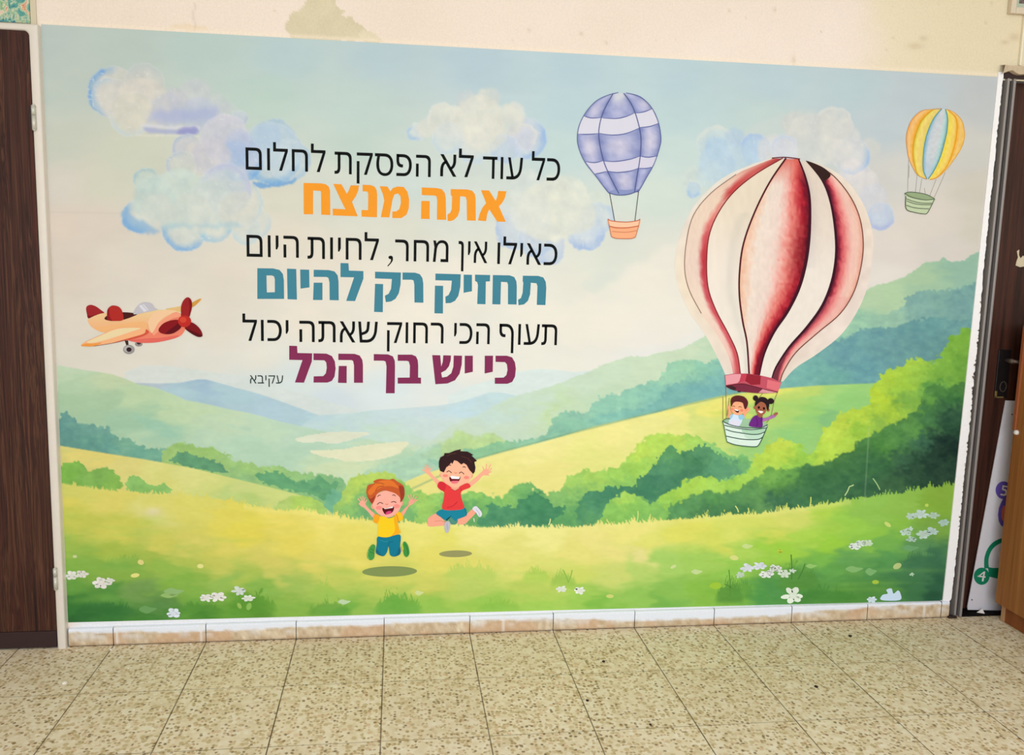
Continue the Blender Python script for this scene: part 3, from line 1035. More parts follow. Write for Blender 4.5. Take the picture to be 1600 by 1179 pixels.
# soft cream banks of haze in the sky
blob([(960, 440), (1010, 400), (1080, 390), (1080, 520), (900, 540), (880, 490)], (234, 228, 214), None, 10, 40, 0.55, soft=14)
blob([(1180, 60 + 130), (1250, 170), (1300, 200), (1250, 240), (1150, 230)], (206, 210, 206), None, 8, 30, 0.4, soft=12)


# clouds: wet watercolour puffs with a darker rim
def puffs(seg, lst, jag=3.0):
    union = np.zeros(X.shape, bool)
    for (cx, cy, r, base, rim, ang, wid, a) in lst:
        bb = (np.abs(X - cx) < r + 12) & (np.abs(Y - cy) < r + 12)
        x, y = X[bb], Y[bb]
        dx, dy = x - cx, y - cy
        d = np.hypot(dx, dy) + jag * (fbm(x / 11 + cx, y / 11, 3) - .5) * 2
        sf = 7.0 if rim is None else 2.5
        m = sstep(r + 1, r - sf, d) * a * (0.62 + 0.45 * fbm(x / 16, y / 16 + cy, 3))
        c = np.zeros(x.shape + (3,)) + np.array(base, float)
        c += (15 * (fbm(x / 17 + 5, y / 17 + cx, 3) - .5) * 2)[:, None] * np.array([1.1, .9, .6])
        if rim is not None:
            ca, sa = math.cos(math.radians(ang)), math.sin(math.radians(ang))
            dirw = sstep(-0.25, 0.75, (dx * ca + dy * sa) / np.maximum(d, 1))
            rw = sstep(r * (1 - wid * 1.25), r * 0.9, d) * dirw * (0.55 + 0.7 * fbm(x / 8, y / 8 + cx, 3))
            rw = np.clip(rw, 0, 1)[:, None]
            c = c * (1 - rw) + np.array(rim, float) * rw
            hl = (np.exp(-((d - r + .6) / 1.3) ** 2) * .45)[:, None]
            c = c * (1 - hl) + np.array((222, 226, 228)) * hl
        sp = (sstep(.86, .95, vnoise(x / 3.1 + cx, y / 3.1)) * .5)[:, None]
        c = c * (1 - sp) + np.array((226, 228, 226)) * sp
        o = IMG[bb]
        IMG[bb] = o * (1 - m[:, None]) + c * m[:, None]
        u = np.zeros(X.shape, bool)
        u[bb] = m > 0.35
        union |= u
    SEG[union] = seg


CR = (212, 208, 197)
puffs(2, [(353, 178, 22, (196, 202, 206), None, 0, 0, .6), (306, 146, 27, (198, 201, 205), None, 0, 0, .75), (375, 184, 13, (190, 198, 212), (170, 178, 206), 60, .5, .8),
          (340, 164, 20, (198, 202, 206), None, 0, 0, .7), (274, 158, 24, (198, 198, 204), None, 0, 0, .8),
          (176, 144, 41, CR, (112, 160, 214), 190, .34, .95), (172, 150, 30, (208, 206, 200), (176, 196, 210), 200, .4, .8), (225, 130, 32, (208, 204, 198), (190, 198, 196), 270, .5, .85),
          (222, 165, 46, CR, None, 0, 0, .9), (205, 178, 36, (210, 208, 194), (196, 208, 212), 100, .3, .8), (262, 172, 30, (190, 194, 208), None, 0, 0, .7), (310, 178, 30, (180, 188, 214), None, 0, 0, .6)])
blob([(232, 178), (262, 172), (300, 170), (345, 172), (330, 188), (300, 192), (240, 190)], (164, 174, 214), 2, 9, 12, .62, soft=9)
blob([(226, 194), (262, 196), (310, 197), (306, 203), (262, 201), (224, 198)], (212, 212, 220), 2, 1, 10, .8, soft=1)
blob([(224, 199), (270, 203), (308, 203), (306, 210), (270, 209.5), (236, 208)], (168, 174, 208), 2, .6, 10, .85, soft=2)
blob([(280, 203), (287, 199), (308, 199), (306, 209.5), (278, 209)], (146, 148, 198), 2, 1, 10, .8, soft=2)
blob([(222, 210.5), (308, 212), (308, 213.5), (224, 212)], (226, 222, 210), 2, .4, 10, .7, soft=1)
puffs(3, [(426, 222, 38, (186, 204, 208), (150, 180, 220), 300, .4, .6), (424, 240, 50, (186, 204, 216), (108, 164, 216), 85, .26, .88), (452, 250, 34, (192, 208, 216), (150, 186, 220), 40, .3, .7),
          (378, 250, 36, (178, 192, 218), (110, 164, 216), 90, .4, .85), (351, 216, 39, (196, 197, 210), (206, 204, 214), 270, .25, .95), (374, 225, 26, (168, 184, 216), None, 0, 0, .55), (366, 240, 24, (152, 184, 220), None, 0, 0, .5),
          (293, 233, 25, (196, 198, 204), (170, 184, 206), 215, .35, .9), (306, 240, 20, (210, 206, 198), None, 0, 0, .7), (330, 245, 34, (199, 198, 206), None, 0, 0, .9),
          (418, 213, 24, (172, 196, 222), None, 0, 0, .55)])
blob([(396, 284), (420, 287), (450, 283), (462, 278), (458, 286), (430, 292), (400, 293)], (110, 160, 212), 3, 1.5, 8, .85, soft=1)
puffs(4, [(229, 282, 21, (192, 208, 200), (150, 186, 196), 250, .3, .9), (283, 260, 25, (200, 205, 198), (176, 190, 206), 200, .35, .9), (218, 338, 28, (204, 212, 206), (112, 164, 214), 150, .5, .95),
          (402, 350, 24, (204, 212, 208), (174, 200, 216), 60, .5, .6), (385, 360, 24, (204, 213, 208), (180, 206, 216), 100, .5, .7), (288, 357, 37, (204, 211, 204), (122, 170, 216), 110, .34, .95), (335, 350, 30, (206, 212, 204), (148, 190, 214), 75, .4, .85),
          (240, 310, 36, (192, 209, 202), None, 0, 0, .9), (280, 310, 50, (194, 210, 203), None, 0, 0, .95), (375, 318, 38, (208, 210, 200), (186, 206, 214), 30, .3, .8), (352, 296, 42, (196, 206, 212), (184, 190, 214), 300, .3, .95),
          (330, 318, 40, (200, 210, 204), None, 0, 0, .9), (372, 330, 34, (210, 211, 200), None, 0, 0, .8), (245, 330, 30, (208, 211, 202), None, 0, 0, .75), (300, 335, 36, (206, 211, 202), None, 0, 0, .7)])
blob([(205, 335), (192, 330), (191, 345), (205, 360), (235, 366), (250, 360), (225, 350)], (116, 166, 214), 4, 3, 8, .55, soft=3)
blob([(250, 352), (300, 350), (350, 348), (380, 352), (340, 356), (300, 354), (262, 358)], (160, 194, 206), 4, 3, 8, .5, soft=3)
CT = (217, 217, 205)
puffs(5, [(728, 157, 18, (204, 206, 206), None, 0, 0, .6), (762, 154, 21, (214, 214, 204), None, 0, 0, .85), (650, 206, 15, (206, 214, 214), (150, 186, 226), 150, .5, .9), (668, 200, 18, CT, None, 0, 0, .8), (695, 188, 29, CT, (222, 220, 210), 250, .2, .9),
          (747, 190, 44, CT, None, 0, 0, .92), (805, 177, 20, (217, 215, 208), None, 0, 0, .85), (822, 216, 32, (198, 206, 218), (150, 182, 224), 30, .35, .9), (818, 213, 22, (206, 208, 218), (220, 218, 212), 320, .4, .85), (790, 190, 30, CT, None, 0, 0, .8),
          (740, 226, 30, (212, 216, 212), (190, 208, 222), 90, .4, .8), (700, 216, 26, (208, 215, 214), (184, 206, 224), 110, .45, .7), (788, 232, 24, (194, 206, 222), (170, 192, 226), 90, .5, .7), (758, 205, 36, CT, None, 0, 0, .8)], 4.0)
puffs(6, [(868, 300, 30, (216, 220, 208), None, 0, 0, .7), (890, 303, 31, (219, 222, 208), None, 0, 0, .9), (826, 296, 33, (212, 218, 212), None, 0, 0, .75), (930, 316, 22, (212, 220, 208), None, 0, 0, .7), (802, 362, 30, (200, 210, 220), (160, 184, 224), 160, .5, .9), (790, 338, 22, (206, 212, 216), None, 0, 0, .6),
          (915, 362, 31, (196, 208, 220), (160, 184, 222), 70, .55, .95), (856, 386, 29, (194, 206, 222), (166, 188, 224), 90, .5, .85), (838, 372, 30, (200, 210, 220), (170, 194, 224), 100, .4, .8), (936, 340, 26, (200, 212, 220), (176, 198, 224), 20, .4, .8),
          (860, 330, 52, (219, 221, 207), None, 0, 0, .95), (828, 336, 34, (214, 218, 210), None, 0, 0, .8), (900, 335, 34, (217, 220, 208), None, 0, 0, .85)], 4.0)
puffs(7, [(1119, 226, 31, (196, 212, 216), (214, 218, 210), 270, .25, .85), (1119, 232, 22, (176, 202, 222), None, 0, 0, .9), (1149, 215, 18, (160, 190, 224), None, 0, 0, .5), (1180, 232, 25, (172, 200, 228), (160, 188, 226), 240, .4, .85), (1120, 256, 32, (182, 206, 222), None, 0, 0, .85), (1150, 252, 30, (184, 207, 222), None, 0, 0, .8),
          (1083, 278, 21, (206, 216, 210), None, 0, 0, .8), (1084, 296, 13, (184, 206, 222), (150, 186, 222), 100, .6, .8), (1108, 275, 22, (192, 212, 218), None, 0, 0, .7)], 3.0)
CW = (214, 213, 207)
puffs(8, [(1242, 193, 23, (208, 209, 203), None, 0, 0, .85), (1303, 195, 30, (211, 211, 205), (220, 218, 210), 270, .2, .9), (1208, 236, 28, (212, 210, 210), None, 0, 0, .8), (1270, 220, 46, (210, 211, 206), None, 0, 0, .9), (1320, 215, 26, (211, 211, 207), None, 0, 0, .85),
          (1360, 230, 18, (216, 212, 200), None, 0, 0, .5), (1342, 288, 32, (214, 212, 212), (196, 204, 222), 210, .4, .85), (1376, 338, 23, (186, 202, 224), (158, 174, 222), 90, .35, .95), (1364, 310, 26, (206, 208, 216), None, 0, 0, .75),
          (1330, 244, 30, (212, 213, 214), (148, 184, 226), 55, .4, .95), (1312, 236, 24, (212, 212, 208), None, 0, 0, .85), (1226, 232, 22, (208, 212, 222), (190, 204, 226), 250, .3, .8), (1330, 268, 24, (220, 215, 214), None, 0, 0, .7)], 3.0)

# far hills
def pts(o, s, *z):
    return [(o[0] + a / s, o[1] + b / s) for a, b in zip(z[::2], z[1::2])]


below([(195, 580.5), (223, 571), (256, 570.5), (300, 576), (338, 582), (390, 588), (440, 606), (560, 640)], (208, 217, 213), 10, 0, 1, 2.5, .75)
below([(700, 618), (736, 602), (772, 592), (806, 581), (841, 576), (864, 577), (898, 581), (960, 575)], (212, 227, 224), 10, 0, 1, 2.5, .85)
below([(205, 600), (212, 597.7), (250, 599), (281, 597.7), (309, 592.4), (321, 592.4), (338, 596.8), (367, 605), (390, 611), (416, 618.7), (456, 633), (487, 644.4), (502, 650), (560, 668), (640, 690)],
      field([(240, 603, (176, 190, 200)), (320, 600, (160, 186, 204)), (300, 620, (172, 200, 208)), (380, 620, (172, 200, 208)), (420, 635, (174, 200, 212)), (470, 650, (174, 200, 210)), (500, 665, (180, 208, 213)), (540, 690, (190, 214, 202))]), 10, 0, 1, 2)
below([(430, 700), (460, 672), (486, 654), (502, 648), (544, 646), (582, 640.6), (628, 637.7), (680, 634), (713, 628.8), (739.7, 621), (764.5, 613), (783, 613.5), (801, 616.4), (880, 640), (960, 650)],
      field([(510, 652, (186, 210, 216)), (560, 655, (192, 214, 214)), (620, 648, (196, 216, 218)), (680, 645, (198, 216, 220)), (720, 640, (192, 217, 224)), (765, 620, (190, 214, 218)), (790, 625, (194, 218, 220)), (520, 672, (192, 216, 206)), (600, 680, (196, 220, 204)), (680, 670, (200, 218, 214)), (620, 710, (196, 216, 182)), (720, 665, (198, 218, 206))]), 10, 0, 1, 2)
below([(600, 745), (640, 712), (670, 690), (700, 668), (741, 650), (774, 632), (800, 620), (848, 607), (880, 596), (908, 584.5), (937, 572), (985, 556), (1006, 556.8), (1033, 550), (1065, 545), (1088, 532), (1100, 524), (1180, 500), (1260, 492), (1342, 466), (1352, 453), (1371, 445), (1392, 440.6), (1417, 430), (1436, 416.7), (1447, 409), (1468, 407.6), (1474, 402.4), (1484, 408), (1507, 407), (1516, 400.5), (1535, 390), (1560, 386)],
      field([(760, 645, (196, 218, 208)), (830, 625, (200, 220, 202)), (900, 600, (198, 218, 194)), (950, 585, (199, 219, 192)), (1010, 575, (200, 219, 190)), (1060, 555, (199, 217, 188)), (1095, 540, (190, 214, 184)), (880, 640, (196, 218, 190)), (940, 630, (192, 216, 186)), (740, 680, (198, 216, 196)), (820, 660, (198, 218, 196)), (850, 635, (196, 220, 186)), (870, 640, (190, 214, 158)), (1360, 465, (180, 206, 168)), (1400, 460, (178, 206, 166)), (1450, 430, (170, 200, 164)), (1470, 445, (160, 194, 162)), (1515, 430, (148, 186, 164)), (1500, 470, (140, 180, 164)), (1350, 500, (160, 198, 168))]), 10, 1.5, 6, 2)
# light green crowns left of the teal belt
blob([(700, 690), (712, 676), (726, 674), (745, 680), (770, 676), (790, 688), (786, 700), (740, 706), (690, 712), (668, 706)], (180, 212, 134), 12, 5, 14, .75, soft=3)
blob([(655, 712), (690, 690), (720, 686), (740, 695), (720, 712), (690, 722), (650, 732), (632, 728)], (180, 208, 150), 12, 5, 14, .7, soft=3)
LEAF = True
TEAL = field([(870, 670, (140, 190, 160)), (900, 655, (146, 196, 172)), (880, 680, (150, 200, 172)), (940, 640, (146, 198, 176)), (980, 625, (150, 202, 178)), (1030, 620, (136, 192, 176)), (1045, 590, (160, 208, 176)), (1070, 580, (158, 206, 172)), (1090, 600, (126, 180, 172)), (1100, 575, (146, 200, 174)), (1060, 610, (130, 184, 170)), (1120, 600, (124, 180, 178)), (760, 700, (140, 192, 150)), (700, 725, (138, 190, 160)), (660, 730, (134, 190, 170)), (1180, 590, (124, 180, 174)), (1240, 580, (124, 184, 172)), (1260, 595, (116, 174, 168)), (1300, 560, (124, 182, 166)), (1330, 500, (152, 196, 168)), (1390, 500, (150, 190, 166)), (1440, 470, (130, 172, 164)), (1500, 470, (120, 164, 160)), (1470, 460, (126, 168, 158))])
below([(625, 755), (640, 730), (652, 722), (668, 716), (680, 718), (700, 712), (730, 702), (760, 694), (784, 688), (812, 687), (840, 684), (856, 676), (860, 664), (866, 650), (879, 643), (917, 645), (926, 632), (936, 621), (956, 617), (983, 606), (1004, 599), (1030, 592), (1038, 578), (1052, 566), (1080, 562), (1099, 566), (1128, 560), (1200, 530), (1300, 500), (1342, 481), (1363, 493), (1392, 487), (1407, 481), (1419, 466), (1440, 453), (1468, 455), (1516, 445), (1560, 438)], TEAL, 12, 5, 14, 3)
below([(840, 690), (858, 674), (866, 660), (880, 655), (920, 656), (938, 648), (975, 640), (1010, 636), (1036, 622), (1040, 604), (1054, 598), (1090, 602), (1128, 598), (1200, 575), (1321, 527), (1344, 516), (1375, 512), (1398, 512), (1411, 504), (1430, 499), (1468, 493), (1484, 497), (1497, 501), (1520, 498), (1560, 490)],
      field([(880, 668, (138, 190, 164)), (960, 650, (134, 192, 176)), (1050, 620, (124, 180, 172)), (1110, 610, (120, 176, 176)), (1250, 585, (122, 180, 170)), (1320, 560, (110, 160, 164)), (1380, 540, (110, 158, 160)), (1350, 580, (108, 162, 166)), (1420, 540, (106, 154, 154)), (1450, 510, (106, 156, 156)), (1500, 515, (112, 160, 158)), (1480, 540, (104, 152, 150)), (1300, 590, (114, 172, 162))]), 12, 4, 12, 4)
LEAF = False
# left hillside
below([(90, 570), (94, 571), (132, 577.7), (174, 584), (197, 592), (214, 599.6), (242, 605), (271, 616), (290, 625), (319, 630), (357, 639), (390, 645), (437, 658), (494, 671), (540, 680), (600, 690), (640, 700), (700, 740)],
      field([(100, 580, (188, 208, 178)), (180, 592, (190, 206, 168)), (120, 600, (176, 202, 168)), (105, 630, (166, 196, 162)), (180, 630, (164, 194, 160)), (150, 650, (164, 196, 162)), (220, 620, (186, 208, 168)), (230, 650, (160, 196, 164)), (200, 665, (158, 194, 164)), (260, 640, (188, 210, 170)), (250, 670, (160, 198, 172)), (220, 680, (176, 204, 172)), (300, 640, (192, 213, 174)), (330, 660, (188, 211, 180)), (310, 685, (178, 206, 180)), (370, 650, (194, 214, 182)), (400, 670, (190, 214, 186)), (380, 690, (180, 210, 184)), (450, 670, (186, 212, 190)), (420, 710, (176, 206, 180)), (480, 700, (178, 208, 184)), (500, 725, (190, 214, 180)), (560, 720, (202, 220, 182)), (600, 700, (196, 216, 184)), (540, 685, (180, 212, 194)), (620, 720, (176, 208, 176))]), 10, 0, 1, 2)
blob(pts((90, 550), 5.24, 620, 500, 800, 550, 950, 650, 1000, 700, 850, 680, 700, 600), (150, 194, 172), 10, 4, 20, .6, soft=3)
blob(pts((90, 550), 5.24, 1280, 570, 1572, 630, 1572, 650, 1400, 600), (172, 204, 184), 10, 2, 20, .7, soft=2)
blob([(461, 685.5), (487, 679), (529, 674), (578, 676), (552, 686), (521, 693), (498, 689), (479, 692)], (217, 221, 198), 11, .8, 8)
blob([(485, 704.5), (533, 701.7), (571, 695), (636, 690), (630, 702), (622, 709), (590, 718), (544, 721), (529, 717), (504, 713)], (224, 225, 192), 11, .8, 8)
blob([(470, 732), (500, 726), (550, 722), (585, 722), (560, 735), (540, 745), (500, 742)], (206, 218, 178), 11, 4, 14, .7, soft=3)
below([(560, 745), (585, 728), (610, 722), (640, 712), (660, 700), (690, 690)], (166, 206, 180), 12, 4, 14, 5, .6)
LEAF = True
# tree belt on the left
below([(90, 655), (94, 653), (101, 643), (111, 645), (118, 660), (139, 663), (160, 665), (176, 678), (185, 685), (202, 683), (210, 691), (223, 694), (231, 700), (252, 702), (262, 715), (300, 745)],
      field([(98, 660, (108, 158, 148)), (110, 680, (100, 150, 138)), (150, 690, (102, 154, 140)), (170, 700, (108, 162, 148)), (200, 695, (120, 170, 146)), (220, 705, (112, 168, 146)), (245, 710, (118, 172, 148)), (150, 668, (112, 160, 148))]), 12, 4, 9, 2.5)
below([(252, 712), (258, 699), (273, 692), (288, 691), (305, 699), (332, 698), (344, 706), (357, 712), (365, 719), (380, 721), (395, 721), (403, 728), (437, 730), (466, 738), (485, 738), (514, 742), (533, 749), (545, 760)],
      field([(265, 705, (156, 192, 118)), (290, 698, (152, 190, 112)), (330, 706, (152, 190, 112)), (355, 722, (156, 194, 122)), (390, 730, (158, 196, 120)), (420, 735, (158, 198, 124)), (380, 745, (140, 184, 128)), (460, 742, (148, 192, 126)), (510, 750, (134, 184, 126)), (525, 755, (130, 180, 130))]), 12, 4, 12, 2.5)
blob([(271, 716), (281, 706), (297, 710), (334, 718), (347, 728), (357, 738), (320, 735), (270, 722)], (98, 153, 114), 12, 3, 9)
blob([(398, 742), (415, 738), (437, 738), (460, 750), (487, 750), (502, 744), (516, 752), (530, 752), (520, 775), (505, 777), (470, 768), (430, 760)], (103, 164, 117), 12, 4, 11)
blob([(455, 755), (480, 754), (500, 758), (496, 768), (478, 766)], (92, 152, 112), 12, 3, 9, .8)
below([(505, 800), (510, 775), (522, 764), (535, 768), (545, 790)], (116, 178, 142), 12, 3, 9, 3)
LEAF = False
# the left slope
below([(90, 694), (94, 696), (166, 708), (224, 717), (256, 722.7), (300, 731), (348, 742.7), (390, 753), (418, 760), (462, 771), (487, 780), (510, 794), (530, 812)],
      field([(100, 706, (212, 204, 122)), (150, 716, (222, 208, 120)), (180, 730, (216, 206, 126)), (230, 730, (216, 214, 132)), (300, 740, (216, 216, 136)), (260, 755, (212, 210, 124)), (330, 760, (208, 212, 128)), (380, 765, (204, 212, 136)), (420, 775, (204, 214, 132)), (350, 775, (186, 206, 126)), (380, 783, (182, 204, 120)), (150, 745, (210, 200, 120))]), 11, 0, 1, 2)
LEAF = True
below([(428, 792), (432, 787), (445, 778), (456, 774), (479, 775), (502, 785), (512, 796)], field([(440, 785, (180, 204, 118)), (470, 780, (174, 206, 100)), (500, 792, (164, 202, 108))]), 12, 2, 8, 2)
blob([(94, 728), (109, 722), (128, 722.7), (137, 734), (153, 733), (160, 729), (176, 736), (185, 744), (193, 762), (150, 768), (94, 764)], field([(100, 740, (128, 182, 80)), (150, 745, (126, 174, 88)), (180, 755, (136, 184, 86))]), 12, 3, 8)
blob([(199, 764), (200, 748), (212, 743), (224, 748), (228, 757), (243, 759), (254, 755), (266, 766), (262, 774), (220, 772)], (138, 187, 104), 12, 3, 8)
LEAF = False
# big yellow slope on the right
below([(590, 790), (600, 772), (615, 762), (634, 752), (662, 740), (700, 729), (745, 717.5), (784, 706), (837, 692.7), (880, 681), (926, 666.5), (975, 655), (1033, 642.7), (1071, 631), (1128, 618), (1162, 613), (1200, 609), (1230, 605.7), (1278, 602), (1364, 598.5), (1420, 598)],
      field([(650, 750, (230, 222, 136)), (620, 775, (222, 220, 130)), (700, 740, (234, 224, 140)), (760, 725, (236, 226, 146)), (850, 700, (238, 230, 152)), (950, 675, (240, 232, 150)), (1060, 645, (238, 230, 140)), (1130, 632, (234, 228, 124)), (1200, 618, (226, 226, 112)), (1250, 612, (190, 214, 112)), (780, 755, (228, 222, 130)), (860, 740, (232, 224, 140)), (930, 715, (226, 226, 136)), (1000, 670, (232, 228, 146)), (1050, 668, (228, 226, 138)), (1100, 660, (214, 222, 130)), (1120, 685, (198, 218, 122)), (1160, 640, (214, 222, 106)), (1200, 650, (180, 214, 118)), (1270, 655, (150, 204, 118)), (1230, 690, (146, 204, 124)), (1300, 612, (166, 212, 126)), (1330, 628, (150, 206, 122)), (1180, 700, (156, 206, 122)), (1230, 640, (172, 210, 112)), (1280, 640, (158, 208, 114)), (1300, 650, (132, 190, 126))]), 11, 0, 1, 2)
h0 = np.interp(X, [590, 745, 880, 1033, 1162, 1278, 1364], [790, 717.5, 681, 642.7, 613, 602, 598.5])
lay(np.exp(-((Y - h0 + 1.5) / 1.6) ** 2) * ((X > 600) & (X < 1180)) * .55, (120, 160, 120))
LEAF = True
# round bush behind the orange haired boy
below([(520, 800), (530, 780), (538, 768), (546, 753), (561, 742), (590, 737), (615, 740), (632, 752), (645, 765), (668, 772), (690, 768), (700, 790)],
      field([(560, 750, (182, 208, 96)), (590, 742, (184, 210, 100)), (545, 775, (178, 206, 100)), (570, 775, (126, 182, 112)), (600, 790, (112, 174, 108)), (545, 800, (142, 192, 110)), (640, 780, (140, 194, 108)), (660, 780, (168, 208, 104)), (680, 790, (150, 196, 100)), (640, 805, (118, 178, 112)), (565, 805, (112, 172, 116)), (690, 805, (130, 186, 104))]), 12, 4, 11, 2.5)
# hedge row on the right: back bushes, their dark hearts, the front bushes
RB = [(648, 806), (668, 776), (690, 770), (722, 774), (730, 769), (757, 769), (772, 776), (784, 776), (791, 767), (803, 761), (816, 754), (829, 755), (833, 763), (845, 766), (852, 775), (864, 769), (875, 769), (881, 755), (887, 742), (898, 739), (917, 733), (938, 736), (957, 730), (980, 724), (984, 711), (995, 695), (1014, 682), (1026, 675), (1034, 678), (1053, 677), (1072, 678), (1091, 683), (1106, 692), (1120, 699), (1133, 706), (1148, 712), (1156, 710), (1171, 718), (1180, 730), (1200, 740)]
below(RB, field([(670, 790, (160, 204, 104)), (700, 800, (120, 182, 104)), (740, 776, (146, 200, 104)), (760, 785, (120, 180, 100)), (730, 795, (104, 168, 104)), (815, 762, (120, 180, 106)), (790, 775, (142, 196, 106)), (840, 775, (92, 156, 100)), (865, 777, (140, 192, 112)), (890, 752, (166, 208, 104)), (900, 770, (142, 192, 106)), (930, 742, (168, 208, 100)), (915, 785, (100, 162, 104)), (960, 737, (160, 206, 96)), (970, 755, (140, 194, 100)), (1000, 705, (186, 216, 92)), (1000, 735, (162, 208, 92)), (1030, 685, (178, 214, 94)), (1060, 685, (186, 216, 94)), (1085, 690, (168, 212, 100)), (1110, 705, (142, 198, 116)), (1140, 718, (126, 188, 118)), (1160, 722, (120, 184, 112)), (780, 815, (84, 150, 104)), (880, 810, (96, 160, 100)), (1030, 760, (90, 150, 100))]), 12, 5, 11, 2.5)
blob([(745, 815), (757, 804), (762, 792), (768, 786), (780, 790), (803, 791), (808, 782), (822, 777), (833, 770), (848, 773), (860, 782), (870, 792), (885, 796), (868, 810), (850, 822), (800, 822), (755, 824)],
     field([(760, 815, (82, 146, 106)), (800, 810, (78, 142, 102)), (840, 795, (72, 138, 96)), (790, 800, (86, 150, 106)), (850, 810, (72, 136, 96))]), 12, 4, 10)
blob([(898, 800), (908, 782), (921, 769), (944, 766), (950, 756), (965, 760), (990, 758), (1007, 741), (1022, 728), (1034, 709), (1049, 697), (1060, 703), (1072, 707), (1087, 697), (1106, 695), (1125, 710), (1144, 718), (1163, 720), (1172, 728), (1156, 742), (1138, 748), (1115, 752), (1091, 748), (1066, 756), (1052, 766), (1036, 776), (1022, 790), (1007, 776), (976, 772), (953, 786), (942, 806), (930, 818), (905, 818)],
     field([(910, 800, (86, 148, 104)), (930, 785, (78, 140, 104)), (960, 768, (70, 132, 100)), (1000, 758, (72, 132, 98)), (1020, 765, (72, 132, 98)), (1050, 710, (96, 156, 100)), (1040, 735, (84, 144, 104)), (1030, 750, (74, 132, 102)), (1085, 720, (72, 130, 90)), (1080, 740, (76, 134, 98)), (1100, 710, (92, 150, 106)), (1120, 730, (96, 158, 116)), (1150, 735, (92, 150, 116)), (1160, 724, (116, 178, 114)), (1050, 760, (72, 130, 96)), (920, 812, (96, 158, 104))]), 12, 4, 10)
RF = [(930, 824), (938, 812), (942, 803), (944, 791), (955, 781), (974, 769), (982, 768), (993, 772), (1007, 781), (1016, 789), (1024, 783), (1034, 775), (1039, 770), (1053, 767), (1064, 754), (1076, 749), (1091, 745), (1112, 746), (1125, 751), (1142, 748), (1156, 742), (1171, 730), (1177, 714), (1190, 705), (1199, 700), (1205, 690), (1218, 686), (1239, 689), (1256, 698), (1264, 709), (1272, 704), (1279, 698), (1283, 681), (1290, 668), (1302, 657), (1310, 646), (1332, 637), (1346, 638), (1360, 631), (1362, 610), (1364, 600), (1382, 581), (1402, 571), (1412, 566), (1421, 558), (1440, 558), (1449, 565), (1459, 565), (1468, 554), (1478, 539), (1487, 526), (1499, 521), (1503, 514), (1516, 512), (1540, 510)]
below(RF, field([(975, 776, (168, 210, 96)), (960, 795, (138, 194, 96)), (1000, 790, (140, 196, 96)), (1000, 810, (130, 190, 96)), (1040, 778, (154, 204, 86)), (1030, 800, (128, 184, 96)), (1060, 765, (168, 210, 84)), (1090, 755, (172, 212, 88)), (1115, 755, (166, 210, 92)), (1150, 755, (154, 202, 84)), (1170, 745, (164, 208, 88)), (1190, 715, (182, 214, 84)), (1220, 695, (194, 214, 82)), (1225, 715, (184, 214, 82)), (1255, 710, (150, 202, 80)), (1240, 730, (146, 198, 80)), (1290, 710, (182, 216, 80)), (1300, 680, (194, 220, 84)), (1320, 660, (192, 214, 80)), (1345, 650, (182, 210, 72)), (1330, 690, (176, 212, 80)), (1375, 620, (184, 212, 64)), (1385, 640, (176, 208, 66)), (1390, 595, (176, 208, 70)), (1425, 570, (172, 208, 74)), (1440, 585, (150, 196, 76)), (1415, 600, (160, 202, 72)), (1480, 555, (132, 184, 72)), (1500, 540, (120, 172, 66)), (1470, 585, (128, 180, 72)), (1500, 570, (112, 166, 66)), (1370, 660, (140, 184, 76)), (1410, 625, (124, 174, 76)), (1460, 605, (92, 152, 74)), (1340, 670, (150, 196, 70)), (1120, 800, (120, 176, 92))]), 12, 5, 11, 2.5)
below([(1035, 818), (1042, 800), (1047, 791), (1060, 784), (1072, 777), (1090, 771), (1106, 767), (1129, 770), (1158, 766), (1166, 755), (1180, 746), (1190, 738), (1199, 729), (1233, 733), (1256, 727), (1294, 723), (1310, 713), (1325, 704), (1338, 698), (1346, 687), (1357, 682), (1380, 670), (1400, 662), (1420, 650), (1436, 632), (1442, 615), (1455, 602), (1480, 604), (1505, 600), (1540, 596)],
      field([(1055, 800, (96, 156, 96)), (1080, 785, (96, 152, 92)), (1110, 778, (92, 152, 84)), (1105, 795, (74, 126, 84)), (1140, 785, (86, 142, 86)), (1150, 798, (72, 124, 82)), (1180, 770, (96, 150, 88)), (1190, 790, (100, 150, 90)), (1200, 745, (122, 176, 84)), (1230, 745, (108, 164, 78)), (1260, 745, (66, 118, 72)), (1215, 760, (100, 156, 76)), (1230, 785, (64, 116, 80)), (1215, 780, (60, 106, 82)), (1280, 770, (64, 116, 74)), (1310, 750, (66, 116, 74)), (1330, 770, (60, 106, 70)), (1350, 730, (66, 118, 70)), (1360, 755, (56, 98, 70)), (1320, 725, (76, 126, 70)), (1380, 700, (84, 142, 68)), (1400, 685, (86, 142, 74)), (1430, 670, (96, 152, 76)), (1410, 720, (58, 98, 72)), (1440, 690, (64, 108, 80)), (1450, 650, (70, 122, 74)), (1470, 640, (64, 110, 70)), (1490, 620, (66, 120, 66)), (1390, 755, (64, 104, 68)), (1425, 735, (44, 76, 56)), (1450, 720, (36, 64, 50)), (1470, 690, (30, 56, 46)), (1470, 740, (40, 68, 52)), (1485, 650, (44, 80, 60)), (1485, 700, (26, 50, 42)), (1440, 625, (104, 160, 72)), (1475, 610, (80, 134, 68)), (1500, 610, (76, 128, 64))]), 12, 6, 13, 5)
blob([(1205, 765), (1240, 755), (1300, 735), (1340, 712), (1360, 700), (1385, 715), (1390, 740), (1350, 770), (1290, 780), (1230, 792)], (58, 106, 70), 12, 8, 18, .45, soft=6)

LEAF = False
